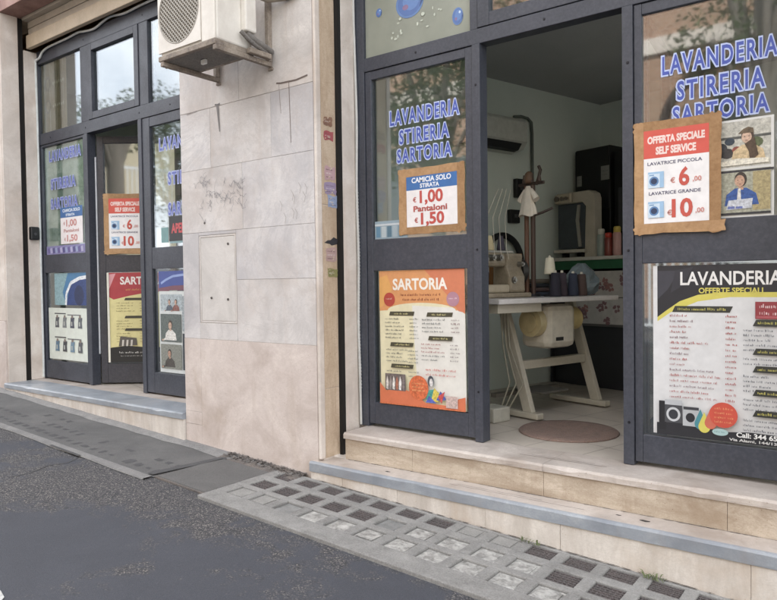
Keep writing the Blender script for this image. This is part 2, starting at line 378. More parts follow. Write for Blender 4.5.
class Print:
    """sheet lying in a vertical plane. org = lower-left corner, u = direction to the right, n = outward normal"""
    def __init__(s, org, w, h, paper, u=(1, 0, 0), n=(0, -1, 0), tilt=0, thick=.0012, curl=0, base=True):
        s.o, s.u, s.n = Vector(org), Vector(u).normalized(), Vector(n).normalized()
        s.up = Vector((0, 0, 1)); s.w, s.h = w, h
        if tilt: q = Matrix.Rotation(tilt, 3, s.n); s.u, s.up = q @ s.u, q @ s.up
        s.mb, s.mats, s.k, s.var = MB(), [], 0, .07
        if base:
            pm = s.mi(paper)
            v = [s.pt(x, z, dd) for dd in (0, thick) for x, z in ((0, 0), (w, 0), (w, h), (0, h))]
            s.mb.add(v, [(0,3,2,1),(4,5,6,7),(0,1,5,4),(1,2,6,5),(2,3,7,6),(3,0,4,7)], pm)
        s.d = thick if base else 0
    def mi(s, m):
        if isinstance(m, (str, tuple)):
            c = lin(m); g = .3*c[0]+.55*c[1]+.15*c[2]          # sun-faded inks
            m = P(tuple(round((q*.88+g*.12)*.87+.01, 4) for q in c), .36, s.var, 0, 'print_ink', 18 if s.var < .1 else 70)
        if m not in s.mats: s.mats.append(m)
        return s.mats.index(m)
    def pt(s, x, z, d): return s.o + s.u*x + s.up*z + s.n*d
    def nxt(s): s.d += .00022; return s.d
    def poly(s, pts, m, same=False):
        d = s.d if same else s.nxt()
        s.mb.add([s.pt(x, z, d) for x, z in pts], [tuple(range(len(pts)))], s.mi(m)); return s
    def rect(s, x, z, w, h, m, same=False): return s.poly([(x, z), (x+w, z), (x+w, z+h), (x, z+h)], m, same)
    def ell(s, x, z, rx, rz, m, n=26, a0=0, a1=360):
        return s.poly([(x+rx*math.cos(R(a0+(a1-a0)*i/n)), z+rz*math.sin(R(a0+(a1-a0)*i/n))) for i in range(n + (a1-a0 < 360))], m)
    def line(s, pts, wd, m):
        d = s.nxt()
        for (x0, z0), (x1, z1) in zip(pts, pts[1:]):
            dx, dz = x1-x0, z1-z0; q = math.hypot(dx, dz) or 1; nx, nz_ = -dz/q*wd/2, dx/q*wd/2
            s.mb.add([s.pt(x0+nx, z0+nz_, d), s.pt(x0-nx, z0-nz_, d), s.pt(x1-nx, z1-nz_, d), s.pt(x1+nx, z1+nz_, d)], [(0, 1, 2, 3)], s.mi(m))
        return s
    def text(s, t, x, z, h, m, w=None, align='l', off=.02, slant=0, sp=1.0):
        v, f, tw = text_geo(t, off, sp)
        sx = h if w is None else w/tw
        ww = sx*tw; x -= {'l': 0, 'c': ww/2, 'r': ww}[align]
        d = s.nxt()
        s.mb.add([s.pt(x + a*sx + b*h*slant, z + b*h, d) for a, b in v], f, s.mi(m)); return s
    def scrawl(s, x, z, w, h, m, rnd, words=3):
        """an illegible printed line: short strokes in word groups"""
        d = s.nxt(); i = s.mi(m); cx = x; end = x+w
        while cx < end-h*.3:
            wl_ = h*rnd.uniform(1.6, 4.5); k = min(cx+wl_, end)
            while cx < k:
                sw = h*rnd.uniform(.26, .46); hh = h*rnd.choice((.62, .62, .7, 1.0)); z0 = z + h*rnd.choice((0, 0, 0, .12))
                q = sw*rnd.choice((.34, .5, .72)); s.mb.add([s.pt(cx, z0, d), s.pt(cx+q, z0, d), s.pt(cx+q, z0+hh*.85, d), s.pt(cx, z0+hh*.85, d)], [(0, 1, 2, 3)], i)
                cx += sw*1.2
            cx += h*.5
        return s
    def done(s, name, label, cat, group=None, parent=None):
        o = s.mb.build(name, s.mats, parent)
        if label: tag(o, label, cat, group)
        return o

# interior frame: turned 16 degrees from the facade (l to the right, d deeper)
TH = R(16); IL = Vector((math.cos(TH), -math.sin(TH), 0)); ID = Vector((math.sin(TH), math.cos(TH), 0))
def I(l, d, z=0): return IL*l + ID*d + Vector((0, 0, z))
IM = Matrix((IL, ID, Vector((0, 0, 1)))).transposed().to_4x4()

# ================================================================== ground
def sheet(name, x0, x1, y0, y1, z, mat, nx=2):
    mb = MB(); v, f = [], []
    for i in range(nx+1):
        x = x0+(x1-x0)*i/nx; v += [(x, y0, z), (x, y1, z)]
    f = [(2*i, 2*i+2, 2*i+3, 2*i+1) for i in range(nx)]
    mb.add(v, f); return mb.build(name, mat, slope=True)
def ground():
    tag(sheet('road', -70, 70, -60, 3.2, 0, M_ASPH), kind='structure')
    # tarred-over pavement strip in front of the closed shop, with the ghosts of old blocks
    mb = MB(); mb.add([(-16, 2.51, .006), (-3.75, 2.51, .006), (-3.75, 3.075, .006), (-16, 3.075, .006)], [(0, 1, 2, 3)])
    rnd = random.Random(3)
    for k in range(26):
        for r_, y in enumerate((2.60, 2.75, 2.90)):
            if rnd.random() < (.1, .22, .7)[r_] or (k > 19 and r_ == 2): continue
            x = -6.62 + .112*k*1.0; w = .034*rnd.uniform(.6, 1.2); h = .042*rnd.uniform(.3, 1.0)
            pts = [(x+sx*w*rnd.uniform(.7, 1.15), y+sy*h*rnd.uniform(.6, 1.25), .0072) for sx, sy in ((-1, -1), (0, -1), (1, -1), (1, 0), (1, 1), (0, 1), (-1, 1), (-1, 0))]
            mb.add(pts, [tuple(range(8))], 1)
    tag(mb.build('pavement', [M_PAVE, M_TAR], slope=True), kind='structure')
    mb = MB(); xs = [-16+.35*i for i in range(36)]
    rnd = random.Random(5)
    v, f = [], []
    for x in xs:
        x = min(x, -3.76); a = 2.435+rnd.uniform(-.012, .012)
        v += [(x, a, .004), (x, a+.004, .012), (x, 2.505, .012)]
    for i in range(len(xs)-1): f += [(3*i, 3*i+3, 3*i+4, 3*i+1), (3*i+1, 3*i+4, 3*i+5, 3*i+2)]
    mb.add(v, f); tag(mb.build('kerb', M_KERB, slope=True), kind='structure')
    # mortar fillet at the foot of the wall
    mb = MB(); v, f = [], []
    xs = [-16+.17*i for i in range(76)]
    for x in xs:
        x = min(x, -3.26); v += [(x, 3.06+rnd.uniform(-.02, .015), .008), (x, 3.10, .016+rnd.uniform(0, .012)), (x, 3.16, .03)]
    for i in range(len(xs)-1): f += [(3*i, 3*i+3, 3*i+4, 3*i+1), (3*i+1, 3*i+4, 3*i+5, 3*i+2)]
    mb.add(v, f); tag(mb.build('wall_fillet', M_KERB, slope=True), kind='structure')
    # dirt and leaf litter gathered at the pillar foot
    mb = MB(); rnd = random.Random(9)
    for i in range(420):
        x = rnd.uniform(-3.75, -3.02); y = 3.135-abs(rnd.gauss(0, .035)); q = rnd.uniform(.004, .013); a = rnd.uniform(0, 6)
        z = .02 + .02*rnd.random()
        mb.add([(x+q*math.cos(a+t), y+q*math.sin(a+t)*.8, z+rnd.uniform(-.004, .006)) for t in (0, 1.4, 2.9, 4.6)], [(0, 1, 2, 3)])
    v, f = [], []
    for i in range(16):
        x = -3.78+.05*i; v += [(x, 3.02+.03*math.sin(i*1.7), .009), (x, 3.09, .022+.006*math.sin(i*2.3)), (x, 3.149, .03)]
    for i in range(15): f += [(3*i, 3*i+3, 3*i+4, 3*i+1), (3*i+1, 3*i+4, 3*i+5, 3*i+2)]
    mb.add(v, f)
    tag(mb.build('dirt_and_litter', M_DIRT, slope=True), 'dark soil and leaf litter along the foot of the marble pillar', 'dirt', kind='stuff')
    # road crack and a scrap of white line
    mb = MB(); pts = [(-4.55, 1.86), (-4.42, 1.93), (-4.40, 2.05), (-4.47, 2.20), (-4.44, 2.32), (-4.50, 2.43)]
    for (a, b), (c, d) in zip(pts, pts[1:]):
        for k in range(4):
            q0, q1 = [((a+(c-a)*t+rnd.uniform(-.006, .006), b+(d-b)*t, rnd.uniform(.003, .008))) for t in (k/4, (k+1)/4)]
            mb.add([(q0[0]-q0[2], q0[1], .0022), (q0[0]+q0[2], q0[1]+.003, .0022), (q1[0]+q0[2], q1[1]+.003, .0022), (q1[0]-q0[2], q1[1], .0022)], [(0, 1, 2, 3)])
    mb.add([(-3.83, 2.52, .016), (-3.77, 2.52, .016), (-3.70, 3.06, .016), (-3.76, 3.06, .016)], [(0, 1, 2, 3)])
    mb.add([(-4.9, 2.43, .014), (-4.5, 2.425, .014), (-4.5, 2.45, .014), (-4.9, 2.452, .014)], [(0, 1, 2, 3)])
    tag(mb.build('tar_seam', M_TAR, slope=True), kind='structure')
    mb = MB(); mb.add([(-3.12, 1.26, .004), (-3.01, 1.245, .004), (-2.95, 1.25, .004), (-2.885, 1.235, .004), (-2.84, 1.19, .004), (-2.76, 1.08, .004), (-2.86, .98, .004), (-3.1, 1.1, .004), (-3.3, 1.22, .004)], [tuple(range(9))])
    tag(mb.build('road_marking', M_PAINTW, slope=True), kind='structure')
ground()

def cover_slab():
    t = thing('cover_slab', 'dark concrete cover slab set flush between the tarred strip and the glass block strip', 'cover slab', (-3.49, 2.78, gz(-3.49)))
    mb = MB(); mb.box(-3.73, -3.262, 2.53, 3.04, -.05, .016); mb.build('slab', M_SLAB, t, .004, slope=True)
    mb = MB(); mb.ring(-3.748, -3.252, 0, 1, 0, 1, 0) if False else None
    mb.box(-3.746, -3.731, 2.515, 3.055, -.05, .010); mb.box(-3.261, -3.253, 2.515, 3.055, -.05, .010)
    mb.box(-3.731, -3.261, 2.515, 2.529, -.05, .010); mb.box(-3.731, -3.261, 3.041, 3.055, -.05, .010)
    mb.build('joint', M_DIRT, t, slope=True)
cover_slab()

def pavement_light():
    t = thing('pavement_light', 'grey concrete strip of square glass and rusty blocks along the foot of the steps', 'pavement light', (-1.6, 2.78, gz(-1.6)))
    X0, PX, N = -3.095, .1915, 20
    ys = (2.665, 2.845, 3.032); hy = (.066, .065, .058); hx = .067
    y_edges = [2.46] + [e for y, h in zip(ys, hy) for e in (y-h, y+h)] + [3.118]
    mb = MB(); xa, xb = -3.25, X0+PX*N
    for a, b in zip(y_edges[0::2], y_edges[1::2]): mb.box(xa, xb, a, b, -.06, .022)
    for y, h in zip(ys, hy):
        e = [xa] + [q for k in range(N) for q in (X0+PX*k-hx, X0+PX*k+hx)] + [xb]
        for a, b in zip(e[0::2], e[1::2]): mb.box(a, b, y-h, y+h, -.06, .022)
    mb.build('concrete_grid', M_CONC, t, .006, slope=True)
    near = 'ffgwwwwwwwwddddddddd'; mid_ = 'dddddgwwwwdddddddddd'; far = 'dddddddppddddddddddd'
    for row, kinds in enumerate((near, mid_, far)):
        for k, c in enumerate(kinds):
            x, y, h = X0+PX*k, ys[row], hy[row]
            mb = MB(); rnd = random.Random(row*50+k)
            top = {'f': .017, 'g': .012, 'w': .014, 'd': .013, 'p': .019}[c]
            mb.box(x-hx+.001, x+hx-.001, y-h+.001, y+h-.001, -.06, top-.004, 0)
            if c == 'd':
                for q in range(6):
                    yy = y-h+.008+q*(2*h-.016)/5.5; mb.box(x-hx+.003, x+hx-.003, yy, yy+.007, top-.004, top+.001+rnd.uniform(0, .003), 0)
                for q in range(6):
                    xx = x-hx+.008+q*(2*hx-.016)/5.5; mb.box(xx, xx+.007, y-h+.003, y+h-.003, top-.004, top-.0005, 0)
                mb.build('rusty_block', M_GRATE, t, 0, slope=True)
            else:
                a, e1, e2, e3, e4 = rnd.uniform(-.003, .003), *[rnd.uniform(.007, .020) for _ in range(4)]
                if c == 'w': top = rnd.uniform(.007, .016)
                mb.box(x-hx+e1, x+hx-e2+a, y-h+e3, y+h-e4+a, top-.004, top, 0)
                o = mb.build({'f': 'cement_infill', 'p': 'cement_infill'}.get(c, 'glass_block'), {'f': M_PATCH, 'p': M_PATCH, 'g': M_GBLOCK, 'w': M_WBLOCK}[c], t, .004, slope=True)
    for k in range(1, 3):      # slim dirt line along the step
        pass
pavement_light()

def weeds():
    for i, (x, y, n, lab) in enumerate(((-.86, 3.085, 26, 'tiny green weed between the glass block strip and the step, nearest the camera'),
                                   (-1.46, 3.09, 16, 'tiny green weed at the foot of the step beside the pale cement patch'))):
        mb = MB(); rnd = random.Random(20+i)
        for k in range(n):
            a, q = rnd.uniform(0, 6.28), rnd.uniform(.01, .035); h = rnd.uniform(.008, .03)
            px, py = x+rnd.uniform(-.05, .05), y+rnd.uniform(-.012, .01)
            d = Vector((math.cos(a), math.sin(a)*.5, 0)); w = Vector((-d.y, d.x, 0)).normalized()*.004
            b, tip = Vector((px, py, .022)), Vector((px, py, .022))+d*q+Vector((0, 0, h))
            m_ = (b+tip)/2+Vector((0, 0, h*.4))
            mb.add([b-w*.3, b+w*.3, m_+w, tip, m_-w], [(0, 1, 2, 3, 4)])
        tag(mb.build('weed', M_LEAF2, slope=True), lab, 'weed', 'weeds along the step')
weeds()

# ================================================================== building
YP, Y0 = 3.15, 3.52                     # pillar face, shop front face
def building():
    t = thing('laundry_building', 'street front of the laundry building with a wide worn marble pillar between two shop openings', 'building', (-3.6, YP, 0))
    # marble slabs of the pillar
    joints = [(-4.27, -3.62, 2.215, 2.9, 0), (-3.618, -2.93, 2.215, 2.9, 2), (-4.27, -3.93, 1.79, 2.213, 1), (-3.928, -3.31, 1.79, 2.213, 0), (-3.308, -2.93, 1.79, 2.213, 1),
              (-4.27, -3.60, 1.335, 1.788, 0), (-3.598, -2.93, 1.335, 1.788, 1),
              (-4.27, -4.085, .562, 1.333, 1), (-4.083, -3.675, 1.312, 1.333, 1), (-4.083, -3.675, .562, .677, 0), (-3.673, -2.93, .988, 1.333, 1), (-3.673, -2.93, .562, .986, 0),
              (-4.27, -3.40, 2.902, 3.68, 2), (-3.398, -2.93, 2.902, 3.68, 0)]
    mb = MB()
    rnd = random.Random(2)
    for x0, x1, z0, z1, m in joints:
        q = rnd.uniform(0, .0015); mb.box(x0, x1, YP-q, YP+.03, z0, z1, m)
    mb.build('marble_cladding', [M_MARBLE, M_MARBLE2, M_MARBLE3], t, .0009)
    mb = MB()
    for x0, x1, z0, z1 in ((-4.27, -4.082, .02, .560), (-4.08, -2.93, -.6, .560), (-4.27, -4.082, -.075, .018), (-4.27, -4.082, -.6, -.077)):
        mb.box(x0, x1, YP-rnd.uniform(.001, .003), YP+.03, z0, z1)
    mb.build('travertine_base', M_PINK, t, .001)
    mb = MB(); mb.box(-4.262, -2.935, YP+.0035, YP+.0292, -.6, 3.68); mb.build('mortar_joint', P('#a29a93', .9), t)
    mb = MB(); mb.box(-4.27, -2.912, YP+.032, 3.75, -.6, 3.68); mb.build('pillar_core', M_CREAM, t)
    # rounded corner stone and reveal on the right of the pillar
    mb = MB(); mb.box(-2.928, -2.905, YP-.001, YP+.045, -.16, 3.68); mb.build('corner_stone', M_CREAM, t, .006)
    mb = MB(); mb.box(-2.925, -2.908, YP+.047, 3.335, -.16, .28); mb.box(-2.925, -2.908, YP+.047, 3.335, .283, 1.45); mb.box(-2.925, -2.908, YP+.047, 3.335, 1.453, 3.68)
    mb.build('reveal_stone', M_TRAV, t, .003)
    mb = MB(); mb.box(-2.93, -2.885, 3.337, 3.371, -.165, 3.66); mb.build('shutter_channel', M_GAP, t)
    mb = MB(); mb.box(-2.93, -2.886, 3.372, 3.514, -.16, 3.60); mb.build('jamb', M_CREAM, t, .003)
    # left pier
    mb = MB()
    mb.box(-14, -7.152, YP, 3.37, .62, 3.68, 0); mb.box(-14, -7.152, YP-.012, 3.37, -.3, .617, 1)
    mb.build('left_pier', [M_CREAM, M_PINK], t, .004)
    mb = MB(); mb.box(-7.15, -7.13, YP+.004, 3.325, -.02, 3.68); mb.build('reveal_stone', M_CREAM, t, .003)
    mb = MB(); mb.box(-7.15, -7.146, 3.327, 3.38, -.02, 3.68); mb.build('shutter_channel', M_GAP, t)
    mb = MB(); mb.box(-7.30, -7.135, 3.382, 3.515, 0.001, 3.37); mb.build('jamb', M_CREAM, t, .003)
    # right pier, upper wall, lintels, shell
    mb = MB(); mb.box(-.20, 8, YP, 3.75, -1.2, 3.68); mb.build('right_pier', M_MARBLE3, t, .004)
    mb = MB(); mb.box(-7.15, -4.27, YP+.002, 3.36, 3.682, 3.80); mb.box(-14, -7.152, YP+.002, 3.36, 3.682, 3.80); mb.box(-4.268, 8, YP+.002, 3.36, 3.682, 3.80); mb.build('lintel', M_LINTEL, t, .004)
    mb = MB(); mb.box(-14, 8, YP+.03, 3.75, 3.802, 10.5); mb.build('upper_wall', M_UPWALL, t)
    mb = MB(); mb.box(-14, 8, 3.752, 7.4, 10.3, 10.5); mb.build('roof', M_UPWALL, t)
    mb = MB(); mb.box(-14.2, -14.002, 3.15, 7.4, -1, 10.5); mb.box(8.002, 8.2, 3.15, 7.4, -1, 10.5); mb.box(-14, -.6, 7.2, 7.4, -1, 10.29); mb.box(2.4, 8, 7.2, 7.4, -1, 10.29); mb.box(-.6, 2.4, 7.2, 7.4, -1, .3); mb.box(-.6, 2.4, 7.2, 7.4, 3.2, 10.29); mb.build('outer_wall', M_UPWALL, t)  # rear opening is unseen, added to let sun brighten the shop room
    # interior
    mb = MB(); mb.box(-14, 8, 3.585, 7.19, -.3, -.001); mb.build('shop_floor', M_TILE, t)
    mb = MB(); mb.box(-4.3, -4.2, 2.56, 6.0, 0.0, 3.4, 0, IM); mb.box(-4.2, -1.5, 5.9, 6.0, 0, 3.4, 0, IM); mb.box(-1.499, 1.2, 5.9, 6.0, 0, .8, 0, IM); mb.box(-1.499, 1.2, 5.9, 6.0, 2.6, 3.4, 0, IM); mb.box(2.9, 3.0, 3.76, 7.19, 0, 3.4); mb.build('inside_wall', M_WALLI, t)  # gap in the back wall, an added daylight inlet out of view
    mb = MB(); mb.box(-3.35, 2.89, 3.76, 7.19, 2.72, 2.80); mb.build('ceiling', M_CEIL, t)
    mb = MB(); mb.box(-14, -4.3, 6.2, 6.3, 0, 3.6); mb.box(-8.6, -8.5, 3.76, 6.19, 0, 3.6); mb.box(-8.49, -4.0, 3.76, 6.19, 3.42, 3.5); mb.build('back_room_wall', M_WALLI, t)
    # flush access panel in the marble
    mb = MB(); mb.ring(-4.078, -3.680, .680, 1.309, YP+.0005, YP+.03, .012); f = mb.build('access_panel', M_MARBLE3, t, .002); f['label'] = 'pale flush access panel in the marble'
    mb = MB(); mb.box(-4.063, -3.695, YP+.002, YP+.03, .695, 1.294); mb.build('panel_plate', M_PLATE, t, .003)
    mb = MB()
    for x, z in ((-3.76, 1.24), (-3.95, .86), (-3.77, .85), (-4.01, 1.40)):
        mb.cyl((x, YP+.010, z), (x, YP-.004, z), .011, .008, 10)
    mb.build('bolt', P('#4d4744', .7), t)
    # cracks, rust runs and pencil scribbles on the marble
    pr = Print((-4.27, YP-.0025, 0), 1, 1, None, base=False)
    pr.line([(1.02, 2.262), (1.06, 2.255), (1.2, 2.25), (1.30, 2.262)], .011, '#6d5f58')
    pr.line([(1.135, 2.25), (1.139, 2.1), (1.143, 1.94), (1.145, 1.86)], .005, '#7a6a62')
    pr.line([(1.045, 2.25), (1.05, 2.16), (1.06, 2.06)], .004, '#9a8c84')
    pr.line([(.40, 2.225), (.43, 2.22), (.455, 2.225)], .012, '#57514e'); pr.poly([(.415, 2.22), (.44, 2.22), (.452, 2.03), (.444, 2.03)], '#6b6461')
    pr.line([(.08, 2.205), (.14, 2.21), (.2, 2.214)], .006, '#8a7f78')
    rnd = random.Random(12)
    for k in range(46):
        x, z = rnd.uniform(.12, .68), rnd.uniform(1.47, 1.68)
        if x < .28: z = rnd.uniform(1.42, 1.76)
        pts = [(x, z)]
        for q in range(5): pts.append((pts[-1][0]+rnd.uniform(-.02, .035), pts[-1][1]+rnd.uniform(-.035, .035)))
        pr.line(pts, .0019, '#757277')
    for k in range(9):
        x, z = rnd.uniform(1.02, 1.3), rnd.uniform(1.4, 1.6); pr.line([(x, z), (x+.02, z-.03), (x+.01, z-.07)], .004, '#a59d98')
    pr.done('scribbles_and_cracks', None, None, parent=t)['kind'] = 'stuff'
building()

def steps():
    t = thing('doorstep', 'two stone steps under the open laundry door, the lower one edged in blue grey marble', 'doorstep', (-1.6, 3.12, -.3))
    mb = MB()
    xs = [-2.829, -1.47, -.2]
    for k, (a, b) in enumerate(zip(xs, xs[1:])): mb.worn(a, b-.002, 3.276, 3.583, -.038, 0.0, .004, .05, 0, k)
    mb.build('upper_tread', M_TREAD, t)
    mb = MB(); xr = [-2.822, -2.30, -1.47, -.6, -.2]
    for k, (a, b) in enumerate(zip(xr, xr[1:])): mb.box(a, b-.0015, 3.287, 3.57, -.172, -.0385)
    mb.build('upper_riser', M_TRAVD, t, .002)
    mb = MB(); mb.box(-2.965, -.05, 3.132, 3.286, -.20, -.170); mb.build('lower_tread', M_TREAD, t, .002)
    mb = MB(); mb.worn(-2.972, -.05, 3.108, 3.1315, -.232, -.1702, .0025, .09, 0, 5); mb.build('marble_edge', M_SLATE, t)
    mb = MB(); xr = [-2.965, -2.705, -2.47, -2.29, -1.72, -1.31, -.48, -.05]
    for k, (a, b) in enumerate(zip(xr, xr[1:])): mb.box(a+.0006, b-.0008, 3.115+.002*(k % 2), 3.16, -.75, -.2335)
    mb.build('lower_riser', M_RISER, t, .0015)
    mb = MB(); rnd = random.Random(77)
    for yy, z, xa, xb, n in ((3.2865, -.1695, -2.82, -.2, 150), (3.113, None, -2.95, -.2, 130)):
        for k in range(n):
            x = rnd.uniform(xa, xb); L = rnd.uniform(.01, .07); w = rnd.uniform(.002, .009); z_ = z if z is not None else gz(x)+.026
            mb.add([(x, yy, z_), (x+L, yy, z_-(0 if z else .05*L)), (x+L*.8, yy-w, z_+.0005-(0 if z else .05*L)), (x+L*.4, yy-w*1.3, z_+.0005), (x+L*.1, yy-w*.5, z_+.0005)], [(0, 1, 2, 3, 4)])
    mb.build('grime', M_DIRT, t)['kind'] = 'stuff'
    mb = MB(); g = P('#35302e', .8)
    for x0, x1, y0, y1, z in ((-1.99, -1.22, 3.196, 3.199, -.1698), (-1.95, -1.45, 3.218, 3.2205, -.1698), (-1.66, -1.18, 3.40, 3.404, .0004), (-1.60, -1.25, 3.425, 3.4275, .0004)):
        mb.add([(x0, y0, z), (x1, y0+.004, z), (x1, y1+.004, z), (x0, y1, z)], [(0, 1, 2, 3)])
    for x, y, q in ((-.935, 3.21, .016), (-2.42, 3.20, .012), (-1.06, 3.22, .009)):
        mb.add([(x+q*1.6*math.cos(k*.7), y+q*.8*math.sin(k*.7)*(.8+.3*(k % 2)), -.1697) for k in range(9)], [tuple(range(9))])
    mb.build('groove', g, t)
    mb = MB(); mb.box(-2.96, -.05, 3.161, 3.27, -.75, -.201); mb.build('core', M_CONC, t)
    t = thing('doorstep', 'low single stone step with a blue grey slab under the closed shop front', 'doorstep', (-5.7, 3.12, -.2))
    mb = MB(); mb.worn(-7.16, -4.272, 3.118, 3.40, -.05, -.0005, .004, .08, 0, 9); mb.build('slab_edge', M_SLATE, t)
    mb = MB(); mb.box(-7.16, -4.272, 3.401, 3.583, -.05, -.001); mb.build('slab', M_TREAD, t, .002)
    mb = MB(); xr = [-7.15, -6.1, -5.1, -4.272]
    for a, b in zip(xr, xr[1:]): mb.box(a, b-.002, 3.128, 3.3, -.6, -.051)
    mb.build('riser', M_RISER, t, .003)
steps()

# ================================================================== shop fronts
def handle(x, y, z0, z1, par, name='handle'):
    mb = MB(); mb.tube([(x, y, z0), (x, y-.045, z0+.02), (x, y-.045, z1-.02), (x, y, z1)], .009, 8); return mb.build(name, P('#8a8c90', .3, .1, .8), par)
GF = 3.5365                            # plane of the prints on the glass
GY0, GY1 = 3.538, 3.544
def pane(name, x0, x1, z0, z1, par, mat=None):
    mb = MB(); mb.box(x0, x1, GY0, GY1, z0, z1); return mb.build(name, mat or M_GLASS, par)
def front_right():
    t = thing('shop_front', 'dark blue grey aluminium shop front of the laundry with its doorway standing open', 'shop front', (-1.6, Y0, 0))
    f = MB()
    f.box(-2.885, -2.812, 3.515, 3.60, .002, 3.30); f.box(-2.002, -1.949, 3.512, 3.60, .002, 2.335)
    f.box(-1.129, -1.075, 3.512, 3.60, .002, 2.335); f.box(-.30, -.21, 3.515, 3.60, .002, 3.30)
    f.box(-2.812, -.30, 3.516, 3.60, 2.335, 2.423); f.box(-2.812, -.30, 3.516, 3.60, 3.22, 3.30)
    f.box(-2.015, -1.965, 3.518, 3.60, 2.423, 3.22); f.box(-1.12, -1.07, 3.518, 3.60, 2.423, 3.22)
    f.build('frame', M_FRAME, t, .003)
    # upper lights: filmed pane on the left, two framed casements
    c = MB(); c.ring(-1.962, -1.123, 2.426, 3.217, 3.512, 3.585, .075); w = c.build('window', M_FRAME, t, .003); pane('pane', -1.887, -1.198, 2.501, 3.142, w)
    c = MB(); c.ring(-1.067, -.303, 2.426, 3.217, 3.512, 3.585, .06); w = c.build('window', M_FRAME, t, .003); pane('pane', -1.007, -.363, 2.486, 3.157, w)
    p = pane('filmed_pane', -2.810, -2.017, 2.425, 3.218, t, M_FILM); p['label'] = 'pane covered in pale frosted film'
    # left leaf
    for x0, x1, st, name in ((-2.808, -2.006, .047, 'door'), (-1.072, -.303, .038, 'fixed_panel')):
        d = MB(); y0, y1 = 3.522, 3.575
        d.box(x0, x0+st, y0, y1, .022, 2.332); d.box(x1-st, x1, y0, y1, .022, 2.332)
        for a, b in ((.022, .163), (1.032, 1.236), (2.277, 2.332)): d.box(x0+st, x1-st, y0+.002, y1, a, b)
        o = d.build(name, M_FRAME, t, .003)
        pane('pane', x0+st, x1-st, .163, 1.032, o); pane('pane', x0+st, x1-st, 1.236, 2.277, o)
    # the open leaf, swung inside on its right hinge
    a = R(-84); h = Vector((-1.083, 3.61, 0)); M = Matrix.Translation(h) @ Matrix.Rotation(a, 4, 'Z')
    d = MB()
    d.box(-.80, -.75, 0, .05, .022, 2.33, 0, M); d.box(-.05, 0, 0, .05, .022, 2.33, 0, M)
    for q, b in ((.022, .163), (1.032, 1.236), (2.277, 2.33)): d.box(-.75, -.05, .002, .05, q, b, 0, M)
    o = d.build('door', M_FRAME, t, .003); o['label'] = 'door leaf swung open into the shop'
    g = MB(); g.box(-.75, -.05, .02, .026, .163, 1.032, 0, M); g.build('pane', M_GLASS, o)
    g = MB(); g.box(-.75, -.05, .02, .026, 1.236, 2.277, 0, M); g.build('pane', M_GLASS, o)
    k = MB(); k.box(-2.812, -.30, 3.50, 3.60, 3.302, 3.66); k.build('shutter_box', M_BAR, t, .004)
front_right()
_FR = [o for o in bpy.data.objects if o.name == 'shop_front'][0]
LH = Vector((-6.195, 3.60, 0)); LU = Vector((.8005, .5993, 0)); LN = Vector((.5993, -.8005, 0))
def screws(par, pts, y):
    for x, z in pts:
        mb = MB(); mb.cyl((x, y, z), (x, y-.003, z), .0075, .006, 10); mb.build('screw', P('#2b2b30', .4, .1, .5), par)
